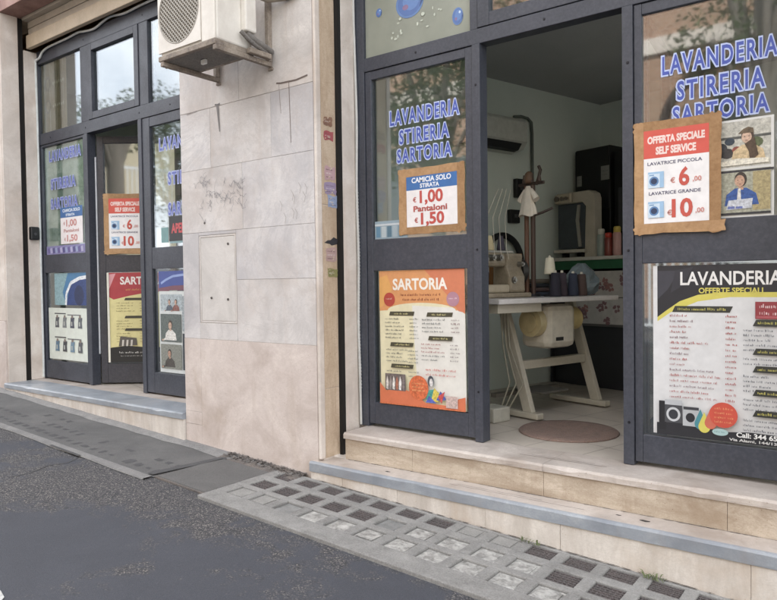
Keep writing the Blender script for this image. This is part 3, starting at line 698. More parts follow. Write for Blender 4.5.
def front_left():
    t = thing('shop_front', 'dark blue grey aluminium shop front left of the marble pillar with its middle door ajar', 'shop front', (-5.8, Y0, 0))
    f = MB()
    f.box(-7.21, -7.135, 3.515, 3.60, .002, 3.38); f.box(-6.262, -6.205, 3.512, 3.60, .002, 2.42); f.box(-5.372, -5.318, 3.512, 3.60, .002, 2.42); f.box(-4.36, -4.28, 3.515, 3.60, .002, 3.38)
    f.box(-7.135, -4.36, 3.514, 3.60, 2.42, 2.535); f.box(-7.135, -4.36, 3.514, 3.60, 3.25, 3.38)
    f.box(-6.305, -6.165, 3.516, 3.60, 2.535, 3.25); f.box(-5.335, -5.205, 3.516, 3.60, 2.535, 3.25)
    f.build('frame', M_FRAME, t, .003)
    pane('pane', -7.135, -6.305, 2.535, 3.25, t); pane('pane', -5.205, -4.36, 2.535, 3.25, t)
    c = MB(); c.ring(-6.162, -5.338, 2.538, 3.247, 3.508, 3.585, .066); w = c.build('window', M_FRAME, t, .003); pane('pane', -6.096, -5.404, 2.604, 3.181, w)
    for x0, x1, st, top in ((-7.132, -6.264, .035, 2.395), (-5.316, -4.362, .105, 2.335)):
        d = MB(); y0, y1 = 3.520, 3.575
        d.box(x0, x0+st, y0, y1, .014, 2.418); d.box(x1-st, x1, y0, y1, .014, 2.418)
        for a, b in ((.014, .195), (1.10, 1.285), (top, 2.418)): d.box(x0+st, x1-st, y0+.002, y1, a, b)
        o = d.build('fixed_panel' if x0 < -7 else 'door', M_FRAME, t, .003)
        pane('pane', x0+st, x1-st, .195, 1.10, o); pane('pane', x0+st, x1-st, 1.285, top, o)
    M = Matrix((LU, -LN, Vector((0, 0, 1)))).transposed().to_4x4(); M.translation = LH
    d = MB()
    d.box(0, .062, 0, .05, .014, 2.40, 0, M); d.box(.75, .81, 0, .05, .014, 2.40, 0, M)
    for a, b in ((.014, .20), (1.09, 1.255), (2.335, 2.40)): d.box(.062, .75, .002, .05, a, b, 0, M)
    o = d.build('door', M_FRAMED, t, .003); o['label'] = 'middle door leaf standing ajar inward'
    for a, b in ((.20, 1.09), (1.255, 2.335)):
        g = MB(); g.box(.062, .75, .02, .026, a, b, 0, M); g.build('pane', M_GLASS, o)
    screws(t, [(-6.23, 2.475), (-5.345, 2.475), (-6.90, 2.475), (-4.9, 2.475), (-6.235, 3.31), (-5.27, 3.31)], 3.514)
    screws(_FR, [(-2.40, 2.378), (-1.55, 2.378), (-.70, 2.378)], 3.516); screws(_FR, [(-1.977, 2.10), (-1.977, 1.14), (-1.977, .30), (-1.10, 2.05), (-1.10, 1.10), (-1.10, .22)], 3.512)
    mb = MB(); mb.box(-.015, -.002, -.01, .03, .3, 2.2, 0, M); mb.build('weather_strip', P('#b9bcc0', .4), t)
front_left()

def reveal_reflection():  # brown sheet with the mirrored pier reveal painted into its colour
    bm_ = rough_mat('painted_brown_reflection', [(.3, '#6a5f50'), (.5, '#857966'), (.7, '#9a8e7a')], 3, 40, .18, .02, .12, ('#5c5244', '#a89c88'))
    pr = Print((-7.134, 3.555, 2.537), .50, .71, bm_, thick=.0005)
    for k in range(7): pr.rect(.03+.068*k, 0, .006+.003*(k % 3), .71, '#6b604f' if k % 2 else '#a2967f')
    for z in (.50, .27):  # rings and dots: painted reflection of the stickers
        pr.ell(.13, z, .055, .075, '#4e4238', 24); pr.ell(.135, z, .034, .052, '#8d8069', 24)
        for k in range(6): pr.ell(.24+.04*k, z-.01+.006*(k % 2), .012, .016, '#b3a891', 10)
    pr.done('pane_sheet', 'brown sheet painted with a reflection of the reveal and its stickers on the top left pane of the closed shop front', 'film')
reveal_reflection()

def shutter():
    t = thing('roller_shutter', 'rolled up beige roller shutter with a cream bottom bar above the closed shop front', 'shutter', (-5.7, 3.45, 3.4))
    mb = MB(); mb.box(-7.128, -4.28, 3.405, 3.45, 3.385, 3.52); mb.build('bottom_bar', M_BAR, t, .006)
    mb = MB()
    for k in range(4):
        z = 3.524+.07*k; mb.box(-7.128, -4.28, 3.428-.003*(k % 2), 3.44, z, z+.066)
    mb.build('slats', M_SHUT, t, .006)
    mb = MB(); mb.box(-7.128, -4.28, 3.366, 3.43, 3.66, 3.80); mb.build('guide_box', M_SHUT, t, .005)
shutter()

# ================================================================== window lettering and posters
BL, BLE = '#3f56b6', '#bccbf2'
def lettering(rows, label, u=(1, 0, 0), n=(0, -1, 0), y=None, fill=BL, edge=BLE):
    """rows: (text, x0, x1, z0, z1)"""
    t_ = thing('window_lettering', label, 'lettering', (rows[0][1], 3.5372, rows[-1][3]), 0, 'blue lettering on the shop windows')
    for t, x0, x1, z0, z1 in rows:
        pr = Print((0, 3.5367, 0), 1, 1, None, base=False)
        z0, z1 = z0-.004, z1+.007; h = z1-z0; w = x1-x0
        pr.text(t, x0, z0, h, edge, w, off=.085, sp=1.24)
        pr.text(t, x0+.075*h, z0, h, fill, w-.15*h, off=.022, sp=1.24)
        pr.done('word', None, None, parent=t_)
lettering([('LAVANDERIA', -2.625, -2.098, 1.965, 2.045), ('STIRERIA', -2.553, -2.170, 1.838, 1.915), ('SARTORIA', -2.572, -2.152, 1.722, 1.795)],
          'blue LAVANDERIA STIRERIA SARTORIA lettering above the blue and white shirt price sign on the glass')
lettering([('LAVANDERIA', -.945, -.432, 1.966, 2.046), ('STIRERIA', -.876, -.482, 1.832, 1.912), ('SARTORIA', -.896, -.466, 1.718, 1.79)],
          'large blue LAVANDERIA STIRERIA SARTORIA lettering above the red and white washing price sign')
lettering([('LAVANDERIA', -6.98, -6.36, 2.245, 2.335), ('STIRERIA', -6.96, -6.47, 1.96, 2.05), ('SARTORIA', -6.97, -6.44, 1.76, 1.85)],
          'faded blue lettering on the far left pane of the closed shop front', fill='#5a68bc', edge='#a9b4e0')
lettering([('LAVANDERIA', -5.10, -4.46, 2.12, 2.21), ('STIRERIA', -4.985, -4.50, 1.82, 1.91), ('SARTORIA', -4.99, -4.48, 1.56, 1.65)],
          'blue lettering on the pane of the closed front cut off by the marble pillar', fill='#5a68bc', edge='#a9b4e0')

def tape(pr, x, z, w, h, m, seed):
    """a strip of brown tape with torn ends and slightly wavy sides"""
    rnd = random.Random(seed); L = w > h
    n = 9; a, b = [], []
    for i in range(n+1):
        t = i/n
        if L: a.append((x+w*t, z+rnd.uniform(-.003, .003))); b.append((x+w*t, z+h+rnd.uniform(-.003, .003)))
        else: a.append((x+rnd.uniform(-.003, .003), z+h*t)); b.append((x+w+rnd.uniform(-.003, .003), z+h*t))
    ends = [((x+w+rnd.uniform(-.008, .008), z+h*t) if L else (x+w*t, z+h+rnd.uniform(-.008, .008))) for t in (.25, .5, .75)]
    ends2 = [((x+rnd.uniform(-.008, .008), z+h*t) if L else (x+w*t, z+rnd.uniform(-.008, .008))) for t in (.75, .5, .25)]
    pr.poly(a+ends+b[::-1]+ends2 if L else a+ends+b[::-1]+ends2, m)
TAPE1 = rough_mat('brown_tape', [(.3, '#86633f'), (.7, '#a5805a')], 14, 60, .35, .15, .2, ('#76563a', '#c0a07a'))
TAPE2 = rough_mat('worn_brown_tape', [(.3, '#977350'), (.7, '#b9946c')], 14, 60, .35, .15, .2, ('#86643f', '#ccab86'))
def shirt_sign():
    x0, x1, z0, z1 = -2.545, -2.068, 1.262, 1.662
    pr = Print((x0, GF-.002, z0), x1-x0, z1-z0, M_CARD, tilt=R(.3), thick=.004)
    W, H = x1-x0, z1-z0
    tape(pr, -.006, -.008, W+.014, .048, TAPE1, 1); tape(pr, -.008, H-.046, W+.012, .050, TAPE2, 2); tape(pr, -.006, -.004, .056, H+.008, TAPE2, 3); tape(pr, W-.052, -.012, .056, H+.018, TAPE1, 4)
    a, b, w, h = .055, .038, W-.105, H-.085
    pr.rect(a, b, w, h, '#f1eceb'); pr.rect(a, b+h*.73, w, h*.27, '#2f6fb3')
    pr.text('CAMICIA SOLO', a+w/2, b+h*.875, .032, '#f2f4f8', w*.78, 'c', .03); pr.text('STIRATA', a+w*.47, b+h*.765, .026, '#f2f4f8', w*.38, 'c', .03)
    pr.text('€', a+w*.13, b+h*.49, .030, '#c9483e'); pr.text('1,00', a+w*.27, b+h*.47, .076, '#c9483e', w*.46, 'l', .03)
    pr.text('Pantaloni', a+w*.14, b+h*.30, .036, '#b9544c', w*.67, 'l', .035)
    pr.text('€', a+w*.16, b+h*.08, .030, '#c9483e'); pr.text('1,50', a+w*.29, b+h*.045, .072, '#c9483e', w*.46, 'l', .03)
    pr.done('price_sign', 'blue and white shirt price sign taped in brown card beside the open doorway', 'price sign')
shirt_sign()
def washer(pr, x, z, s):
    pr.rect(x, z, s, s*1.05, '#9cc3e4'); pr.rect(x, z, s*.74, s*.92, '#cfe3f3'); pr.ell(x+s*.38, z+s*.44, s*.3, s*.31, '#5a88bb'); pr.ell(x+s*.38, z+s*.44, s*.2, s*.2, '#2b3f63')
    pr.rect(x+s*.08, z+s*.80, s*.3, s*.07, '#6f9cc8')
def wash_sign(org, W, H, label, u=(1, 0, 0), n=(0, -1, 0)):
    pr = Print(org, W, H, M_CARD, u, n, thick=.004)
    tape(pr, -.008, H-.045, W+.012, .050, TAPE1, 5); tape(pr, -.006, -.006, .046, H+.010, TAPE2, 6); tape(pr, W-.048, -.008, .052, H+.016, TAPE1, 7); tape(pr, -.008, -.004, W*1.08, .050, TAPE2, 8)
    a, b = W*.105, H*.085; w, h = W*.77, H*.845
    pr.rect(a, b, w, h, '#f4f1f0'); pr.rect(a, b+h*.70, w, h*.30, '#de5140')
    pr.text('OFFERTA SPECIALE', a+w*.5, b+h*.86, h*.075, '#f6dcd4', w*.88, 'c', .05); pr.text('SELF SERVICE', a+w*.5, b+h*.74, h*.078, '#f6dcd4', w*.62, 'c', .05)
    pr.text('LAVATRICE PICCOLA', a+w*.06, b+h*.625, h*.036, '#5c5c78', w*.84, 'l', .02); pr.text('LAVATRICE GRANDE', a+w*.08, b+h*.305, h*.036, '#5c5c78', w*.8, 'l', .02)
    pr.text('6', a+w*.55, b+h*.39, h*.19, '#d2503f', w*.16, 'l', .03); pr.text('10', a+w*.44, b+h*.06, h*.19, '#d2503f', w*.32, 'l', .03)
    pr.text('€', a+w*.42, b+h*.42, h*.055, '#d98a80'); pr.text('€', a+w*.37, b+h*.08, h*.055, '#d98a80')
    pr.text(',00', a+w*.76, b+h*.42, h*.05, '#d98a80', w*.13); pr.text(',00', a+w*.80, b+h*.09, h*.05, '#d98a80', w*.13)
    washer(pr, a+w*.07, b+h*.38, w*.25); washer(pr, a+w*.07, b+h*.06, w*.25)
    return pr.done('price_sign', label, 'price sign')
wash_sign((-1.062, GF-.022, 1.183), .392, .545, 'red and white washing machine price sign taped in brown card right of the open doorway')
wash_sign(tuple(LH+LU*.066+LN*.006+Vector((0, 0, 1.27))), .41, .57, 'red and white washing machine price sign on the ajar middle door', LU, LN)

def shirt_sign_far():
    pr = Print((-6.775, GF-.002, 1.385), .42, .365, '#efe9e8')
    pr.rect(0, .262, .42, .103, '#2e69a8'); pr.text('CAMICIA SOLO', .21, .318, .03, '#dfe8f2', .33, 'c', .04); pr.text('STIRATA', .19, .276, .024, '#dfe8f2', .17, 'c', .04)
    pr.text('1,00', .11, .175, .066, '#d0867f', .20, 'l', .03); pr.text('Pantaloni', .06, .115, .034, '#c99590', .29, 'l', .03); pr.text('1,50', .12, .025, .064, '#d0867f', .20, 'l', .03)
    pr.text('€', .06, .19, .03, '#d0867f'); pr.text('€', .07, .03, .03, '#d0867f')
    pr.done('price_sign', 'small blue and white shirt price sign on the far left pane', 'price sign')
shirt_sign_far()

def sartoria_poster():
    x0, x1, z0, z1 = -2.715, -2.070, .165, 1.028
    W, H = x1-x0, z1-z0; rnd = random.Random(4)
    pr = Print((x0, GF-.0005, z0), W, H, '#e9e0b8', tilt=R(.5))
    pr.poly([(W*.45, H*.1), (W, H*.05), (W, H*.72), (W*.4, H*.74)], '#e6e3da')
    # orange head with a white arch below the title
    pr.poly([(0, H), (0, H*.70), (W*.10, H*.705)] + [(W*(.5-.40*math.cos(R(180*i/14))), H*(.705+.055*math.sin(R(180*i/14)))) for i in range(15)] + [(W*.95, H*.705), (W, H*.68), (W, H)], '#e39a58')
    pr.poly([(W*.55, H), (W, H), (W, H*.69), (W*.93, H*.70), (W*.8, H*.82)], '#dc7c50')
    pr.poly([(W*.0, H*.95), (0, H*.72), (W*.05, H*.74), (W*.16, H*.86), (W*.1, H*.97)], '#e8a851')
    pr.text('SARTORIA', W*.49, H*.858, H*.083, '#f6efe4', W*.64, 'c', .03)
    for z, s_ in ((.81, .62), (.775, .56)): pr.scrawl(W*(.5-s_*.38), H*z, W*s_*.76, H*.022, '#8a3a20', rnd)
    pr.ell(W*.125, H*.785, W*.07, H*.052, '#bd3d2c'); pr.ell(W*.87, H*.785, W*.07, H*.052, '#b98596')
    pr.scrawl(W*.085, H*.785, W*.09, H*.014, '#e8b0a0', rnd); pr.scrawl(W*.825, H*.785, W*.09, H*.014, '#e8d0d8', rnd)
    def ban(x, z, w): pr.poly([(x, z), (x+w-.008, z), (x+w, z+.026), (x+.008, z+.026)], '#4a4632'); pr.scrawl(x+w*.2, z+.007, w*.6, .013, '#d9cf8a', rnd)
    ban(W*.12, H*.665, W*.31); ban(W*.57, H*.66, W*.30)
    for k in range(6): pr.scrawl(W*.07, H*(.635-.028*k), W*rnd.uniform(.15, .24), .0125, '#565a58', rnd); pr.scrawl(W*.37, H*(.635-.028*k), W*.1, .0125, '#6b6f6c', rnd)
    for k in range(4): pr.scrawl(W*.52, H*(.632-.028*k), W*rnd.uniform(.2, .27), .0125, '#565a58', rnd); pr.scrawl(W*.85, H*(.632-.028*k), W*.09, .0125, '#8a6a68', rnd)
    ban(W*.13, H*.435, W*.29); ban(W*.59, H*.49, W*.28)
    for k in range(4): pr.scrawl(W*.08, H*(.405-.028*k), W*rnd.uniform(.15, .28), .0125, '#565a58', rnd); pr.scrawl(W*.35, H*(.40-.028*k), W*.12, .0125, '#6b6f6c', rnd)
    for k in range(5): pr.scrawl(W*.51, H*(.455-.028*k), W*rnd.uniform(.18, .3), .0125, '#a8504a' if k < 3 else '#565a58', rnd); pr.scrawl(W*.84, H*(.455-.028*k), W*.1, .0125, '#8a7a78', rnd)
    for k in range(2): pr.scrawl(W*.56, H*(.27-.035*k), W*.34, .016, '#d3665c', rnd)
    ban(W*.14, H*.275, W*.28)
    for k in range(2): pr.scrawl(W*.09, H*(.245-.03*k), W*.18, .0125, '#565a58', rnd); pr.scrawl(W*.36, H*(.245-.03*k), W*.12, .0125, '#6b6f6c', rnd)
    # orange foot, photo of rolled cloth, orange seal, colourful figure
    pr.poly([(0, 0), (W, 0), (W, H*.10), (W*.93, H*.085), (W*.8, H*.03), (W*.55, H*.035), (W*.42, H*.10), (W*.25, H*.125), (W*.08, H*.10), (0, H*.16)], '#dd7242')
    pr.var = .4; pr.rect(W*.07, H*.105, W*.25, H*.125, '#6f6460')
    for k in range(6): pr.poly([(W*(.08+.04*k), H*.115), (W*(.105+.04*k), H*.11), (W*(.112+.04*k), H*.17), (W*(.095+.04*k), H*.215), (W*(.08+.04*k), H*.16)], ('#d8cfc8', '#9a8f8a', '#e6e0da', '#b06a50', '#efe9e4', '#857a78')[k])
    pr.ell(W*.475, H*.14, W*.115, H*.09, '#d8672e'); 
    for k in range(3): pr.scrawl(W*.40, H*(.165-.025*k), W*.15, .012, '#f0b070', rnd)
    pr.ell(W*.62, H*.195, W*.035, H*.04, '#4a5058'); pr.ell(W*.625, H*.185, W*.02, H*.03, '#d6d2d0')
    for pts, c in (([(.56, .06), (.6, .13), (.66, .14), (.64, .06)], '#3f9a8e'), ([(.62, .05), (.66, .15), (.72, .11), (.7, .05)], '#d9c23c'), ([(.68, .06), (.73, .13), (.80, .07)], '#4a5aa8'), ([(.56, .04), (.6, .09), (.68, .04)], '#5566c0'), ([(.70, .09), (.78, .13), (.74, .04)], '#cc4a48')):
        pr.poly([(W*a, H*b) for a, b in pts], c)
    pr.rect(W*.79, H*.015, W*.13, H*.085, '#c9b0a8'); pr.rect(0, 0, W, .007, '#d8703a')
    pr.done('poster', 'orange and white SARTORIA price list poster low on the door left of the opening', 'poster')
sartoria_poster()

def lavanderia_poster():
    x0, x1, z0, z1 = -.985, -.338, .178, 1.018
    W, H = .70, z1-z0; rnd = random.Random(6)
    pr = Print((x0, GF-.0005, z0), x1-x0, H, '#dcdcdc'); We = x1-x0
    # black head over a yellow swoosh
    def arc(o): return [(W*t, H*(.735+o+.135*math.sin(R(90*min(1, t/.55))))) for t in [.04+.03*i for i in range(18)]]
    pr.poly([(W*.03, H*.69)] + arc(0) + [(We, H*.867), (We, H*.90)] + [(We, H*.84), (W*.6, H*.835), (W*.35, H*.80), (W*.15, H*.74)][::1] if False else [(W*.03, H*.995), (W*.03, H*.67), (W*.12, H*.725), (W*.3, H*.79), (W*.5, H*.815), (We, H*.815), (We, H*.995)], '#d9cd4a')
    pr.poly([(W*.03, H), (W*.03, H*.695), (W*.09, H*.735), (W*.18, H*.79), (W*.3, H*.828), (W*.45, H*.843), (We, H*.843), (We, H)], '#24252c')
    pr.poly([(W*.03, H*.97), (W*.03, H*.80), (W*.1, H*.86), (W*.18, H*.97)], '#3a3b45'); pr.poly([(W*.15, H*.97), (W*.12, H*.84), (W*.2, H*.88), (W*.27, H*.99)], '#31323b')
    pr.text('LAVANDERIA', W*.185, H*.886, H*.078, '#eceae6', W*.625, 'l', .02); pr.text('OFFERTE SPECIALI', W*.305, H*.838, H*.031, '#d9cd4a', W*.395, 'l', .03)
    def ban(x, z, w): pr.poly([(x, z), (x+w-.014, z), (x+w, z+.030), (x+.014, z+.030)], '#34352f'); pr.scrawl(x+w*.1, z+.009, w*.78, .014, '#cfc653', rnd)
    ban(W*.13, H*.727, W*.39)
    for k in range(16):
        z = H*(.700-.0318*k)
        pr.scrawl(W*.115, z, W*(rnd.uniform(.1, .16) if k not in (5, 10, 11, 12, 13, 14, 15) else rnd.uniform(.2, .33)), .0135, ('#b06a66', '#8a6a70', '#b5605c')[k % 3], rnd)
        pr.scrawl(W*.475, z, W*.065, .0135, '#b5504c', rnd)
    pr.rect(W*.655, H*.695, We-W*.655, H*.095, '#9a2f38'); pr.rect(W*.66, H*.70, We-W*.66, H*.012, '#b5525a')
    for k in range(2): pr.scrawl(W*.68, H*(.755-.038*k), We-W*.69, .02, '#e6c6c6', rnd)
    y = .655
    for n_, rows in ((.655, 5), (.497, 2), (.40, 4), (.27, 3), (.155, 3)):
        ban(W*.64, H*n_, We-W*.62)
        for k in range(rows): pr.scrawl(W*.585, H*(n_-.03-.027*k), W*rnd.uniform(.14, .25), .0125, '#5d5f66', rnd)
    # black foot with washing machines, colour drops and an orange seal
    pr.poly([(W*.03, 0), (We, 0), (We, H*.06), (W*.62, H*.065), (W*.5, H*.055), (W*.38, H*.06), (W*.2, H*.075), (W*.03, H*.07)], '#26272d')
    pr.rect(W*.045, H*.03, W*.05, H*.17, '#1e1f24')
    pr.rect(W*.085, H*.075, W*.115, H*.135, '#45474c'); pr.rect(W*.085, H*.18, W*.115, H*.03, '#b9bcc0'); pr.ell(W*.142, H*.125, W*.047, H*.042, '#c4c7ca'); pr.ell(W*.142, H*.125, W*.032, H*.029, '#30323a')
    pr.rect(W*.21, H*.155, W*.10, H*.022, '#3a3c42'); pr.rect(W*.205, H*.065, W*.12, H*.095, '#b4b8bb'); pr.ell(W*.255, H*.115, W*.03, H*.027, '#23252c')
    for a, b, c in ((.32, .085, '#3f8f9a'), (.345, .07, '#d9cf4a'), (.385, .095, '#d2674c')): pr.poly([(W*a, H*(b+.085))] + [(W*(a+.038*math.cos(R(q))), H*(b+.034*math.sin(R(q)))) for q in range(-200, 21, 20)], c)
    pr.ell(W*.445, H*.05, W*.05, H*.02, '#a8c8c8'); pr.scrawl(W*.41, H*.047, W*.07, .008, '#5f8c90', rnd)
    pr.ell(W*.465, H*.148, W*.088, H*.072, '#d2482f')
    for k in range(4): pr.scrawl(W*.41, H*(.178-.025*k), W*.11, .012, '#ee9a62', rnd)
    pr.text('Call: 344 658 95', W*.545, H*.034, H*.027, '#f0f0ee', W*.33, 'l', .03); pr.text('Via Alami, 144/138, 007', W*.50, H*.010, H*.015, '#d6d6d4', W*.385, 'l', .03)
    pr.done('poster', 'large black and white LAVANDERIA OFFERTE SPECIALI price list poster on the lower right pane', 'poster')
lavanderia_poster()

def figure(pr, x, z, s, skin, hair, cloth, cap=None, arm=True):
    pr.poly([(x-.34*s, z), (x-.30*s, z+.26*s), (x-.12*s, z+.40*s), (x+.12*s, z+.40*s), (x+.32*s, z+.26*s), (x+.38*s, z)], cloth)
    pr.poly([(x-.05*s, z+.36*s), (x+.06*s, z+.36*s), (x+.05*s, z+.48*s), (x-.04*s, z+.48*s)], skin)
    pr.ell(x, z+.60*s, .13*s, .17*s, hair); pr.ell(x-.02*s, z+.565*s, .105*s, .135*s, skin)
    pr.ell(x-.06*s, z+.585*s, .014*s, .01*s, '#3a302c', 8); pr.ell(x+.03*s, z+.585*s, .014*s, .01*s, '#3a302c', 8); pr.ell(x-.015*s, z+.49*s, .03*s, .008*s, '#a06058', 8)
    if cap: pr.poly([(x-.2*s, z+.66*s), (x+.13*s, z+.66*s), (x+.12*s, z+.76*s), (x+.02*s, z+.80*s), (x-.09*s, z+.76*s)], cap)
    if arm: pr.poly([(x-.30*s, z+.24*s), (x-.20*s, z+.2*s), (x-.24*s, z+.04*s), (x-.44*s, z-.04*s), (x-.46*s, z+.03*s), (x-.33*s, z+.08*s)], cloth); pr.ell(x-.48*s, z, .06*s, .04*s, skin, 12)
def photo_poster():
    x0, x1, z0, z1 = -.735, -.452, 1.236, 1.692; W, H = x1-x0, z1-z0
    pr = Print((x0, GF, z0), W, H, '#e4e4e0')
    a = H*.485; pr.var = .38
    pr.rect(.008, a+.012, W-.02, H-a-.022, '#c6c4b8'); pr.rect(.008, H*.80, W-.02, .012, '#5a5c58'); pr.rect(.008, H*.62, W*.6, .01, '#6b6a60')
    for x, z, q, c in ((.06, .72, .03, '#3a3f46'), (.10, .78, .022, '#2f4050'), (.09, .66, .03, '#3c3a3c'), (.21, .75, .03, '#5f6a44'), (.13, .69, .02, '#9a4a3c')): pr.ell(x, H*z, q, q*.8, c, 12)
    figure(pr, W*.62, H*.56, .20, '#d8b49a', '#4a382e', '#d3b98c', '#6b5a44')
    pr.poly([(W*.58, H*.74), (W*.72, H*.80), (W*.78, H*.62), (W*.66, H*.55), (W*.64, H*.66)], '#54402f')
    pr.poly([(.02, H*.53), (W-.02, H*.535), (W-.02, H*.58), (W*.45, H*.60), (.02, H*.56)], '#e8e2cf')
    pr.rect(.008, .02, W-.02, a-.02, '#a8a894'); pr.rect(0, a-.012, W, .010, '#31323a'); pr.rect(.008, .012, W-.02, .010, '#2f3036')
    pr.rect(W*.7, .03, W*.25, a*.8, '#b0a070'); pr.rect(.01, .03, .05, a*.7, '#7c7f80')
    figure(pr, W*.52, .055, .20, '#c69c80', '#3a302a', '#2c58a0', None, False)
    pr.poly([(W*.46, .055), (W*.53, .055), (W*.52, .135), (W*.48, .13)], '#d8d6d0'); pr.poly([(W*.3, .035), (W*.68, .04), (W*.70, .085), (W*.34, .08)], '#c8ccd4')
    pr.rect(W*.33, .04, W*.1, .012, '#6a78b8'); pr.rect(W*.45, .04, W*.1, .010, '#6a78b8')
    pr.done('poster', 'white poster of two photographs of tailors at work beside the red washing price sign', 'poster')
photo_poster()

def far_posters():
    rnd = random.Random(8)
    # far left pane, lower: blue photo above a white sheet of sketches
    pr = Print((-6.93, GF, .77), .64, .325, '#3f7fae'); W, H = .64, .325; pr.var = .3
    pr.poly([(0, 0), (W*.35, 0), (W*.25, H*.4), (W*.42, H), (0, H)], '#8ab0b8'); pr.poly([(W*.36, 0), (W, 0), (W, H*.82), (W*.6, H*.75), (W*.45, H*.5)], '#23407e')
    pr.line([(W*.34, 0), (W*.36, H*.35), (W*.5, H*.68), (W*.75, H*.82), (W, H*.86)], .035, '#e6eaee'); pr.ell(W*.74, H*.3, .09, .1, '#182a58')
    pr.done('poster', 'blue photo poster with a white curve at the bottom of the far left pane', 'poster')
    pr = Print((-7.06, GF-.001, .215), .74, .525, '#dfe6da'); W, H = .74, .525
    for r_, z in enumerate((.62, .16)):
        pr.rect(W*.16, H*(z+.26), W*.30, .012, '#4a4c50'); pr.rect(W*.5, H*(z+.24), W*.35, .01, '#6a6c70')
        for k in range(4):
            x = W*(.17+.2*k); c = ('#55585e', '#7d8284', '#4b5060', '#62686e', '#5a7c94', '#44464c', '#6f8ea4', '#5b5e64')[r_*4+k]
            pr.poly([(x, H*z), (x+W*.11, H*z), (x+W*.10, H*(z+.12)), (x+W*.12, H*(z+.2)), (x+W*.02, H*(z+.2)), (x+W*.01, H*(z+.1))], c); pr.ell(x+W*.06, H*(z+.215), W*.025, H*.03, '#8a7a70')
            pr.rect(x+W*.03, H*(z+.04), W*.03, H*.08, '#b8bcb6')
    pr.done('poster', 'white poster of small grey clothing pictures low on the far left pane', 'poster')
    sm_ = rough_mat('mottled_pale_sheet', [(.30, '#6f8074'), (.42, '#9daaa0'), (.55, '#b9c2bb'), (.72, '#ced5d0')], 7, 40, .15, .02, .1, ('#7c8a80', '#c4ccc6'))
    pr = Print((-7.094, 3.552, 1.29), .792, 1.10, sm_, thick=.0005)  # pale sheet behind the glass, mottled in greens
    pr.rect(.35, .30, .40, .21, '#c3cbc4'); pr.poly([(.05, .80), (.3, .82), (.5, .78), (.6, .6), (.3, .55), (.1, .6)], '#8fa49a')
    pr.done('pane_sheet', 'pale mottled green sheet covering the far left lettered pane', 'film')
    pr = Print((-7.07, GF, 1.288), .77, .085, '#8a84b8')
    for k in range(14): pr.poly([(.05*k+.03, .01), (.05*k+.07, .015), (.05*k+.06, .07), (.05*k+.02, .06)], ('#6a5f9e', '#b8b4d8', '#54508e', '#9aa6cc')[k % 4])
    pr.done('sticker_strip', 'narrow purple strip along the bottom of the far left upper pane', 'sticker')
    # ajar middle door, lower pane: red and yellow SARTORIA poster
    W, H = .60, .87
    pr = Print(tuple(LH+LU*.075+LN*.003+Vector((0, 0, .215))), W, H, '#e2d690', LU, LN)
    pr.poly([(0, H), (0, H*.74), (W*.1, H*.70), (W*.35, H*.74), (W*.7, H*.78), (W, H*.78), (W, H)], '#b5323c'); pr.poly([(W*.02, H*.98), (W*.02, H*.8), (W*.14, H*.99)], '#e09aa0')
    pr.text('SARTORIA', W*.21, H*.87, H*.085, '#f0e6e0', W*.72, 'l', .03); pr.scrawl(W*.3, H*.80, W*.5, .02, '#d89a50', rnd)
    for z in (.69, .49, .35):
        pr.poly([(W*.27, H*z), (W*.66, H*z), (W*.68, H*(z+.028)), (W*.29, H*(z+.028))], '#3e3a2c')
        for k in range(4): pr.scrawl(W*.14, H*(z-.035-.03*k), W*rnd.uniform(.2, .3), .014, '#8a7c4a', rnd); pr.scrawl(W*.52, H*(z-.035-.03*k), W*.14, .014, '#8a7c4a', rnd)
    pr.poly([(0, 0), (W, 0), (W, H*.17), (W*.7, H*.16), (W*.3, H*.185), (0, H*.16)], '#22211f')
    pr.poly([(W*.17, H*.18), (W*.47, H*.19), (W*.46, H*.27), (W*.2, H*.29)], '#5d564e')
    for k in range(3): pr.poly([(W*(.22+.07*k), H*.18), (W*(.25+.07*k), H*.18), (W*(.26+.07*k), H*.25), (W*(.23+.07*k), H*.25)], '#cfc8bc')
    pr.ell(W*.64, H*.22, W*.09, H*.07, '#cf5634'); pr.rect(0, 0, W*.035, H, '#e6e2d2')
    pr.scrawl(W*.18, H*.10, W*.55, .02, '#d9d6d0', rnd); pr.scrawl(W*.2, H*.065, W*.5, .014, '#a8a6a2', rnd)
    pr.done('poster', 'red and yellow SARTORIA poster with a black foot on the ajar middle door', 'poster')
    # pane beside the pillar
    pr = Print((-5.14, GF, .205), .66, .70, '#d3d8d6'); W, H = .66, .70
    pr.var = .4; pr.rect(.02, H*.76, W*.46, H*.2, '#a8b4b8'); figure(pr, W*.22, H*.76, .13, '#c09880', '#3a302c', '#5a6470'); figure(pr, W*.36, H*.76, .13, '#c09880', '#3a302c', '#8a5a50')
    pr.rect(.02, H*.38, W*.44, H*.34, '#606a66'); figure(pr, W*.24, H*.40, .22, '#c8a890', '#4a3a30', '#e0ddd6')
    pr.rect(.02, H*.05, W*.44, H*.30, '#86887e'); figure(pr, W*.22, H*.07, .2, '#b89078', '#332b28', '#4f4a44')
    pr.rect(W*.5, H*.05, W*.46, H*.44, '#3c4248'); pr.rect(W*.5, H*.52, W*.46, H*.42, '#9aa4a8')
    pr.done('poster', 'poster of tailoring photographs on the pane next to the marble pillar edge', 'poster')
    pr = Print((-5.14, GF, .912), .66, .165, '#3c4f9a'); W, H = .66, .165
    pr.line([(.03, .06), (.1, .09), (.2, .12), (.34, .13), (.5, .12)], .02, '#8ea4d8'); pr.poly([(0, 0), (W, 0), (W, .05), (.2, .04), (0, .02)], '#7a4858')
    pr.done('poster', 'narrow blue printed strip above the tailoring photographs by the marble pillar', 'poster')
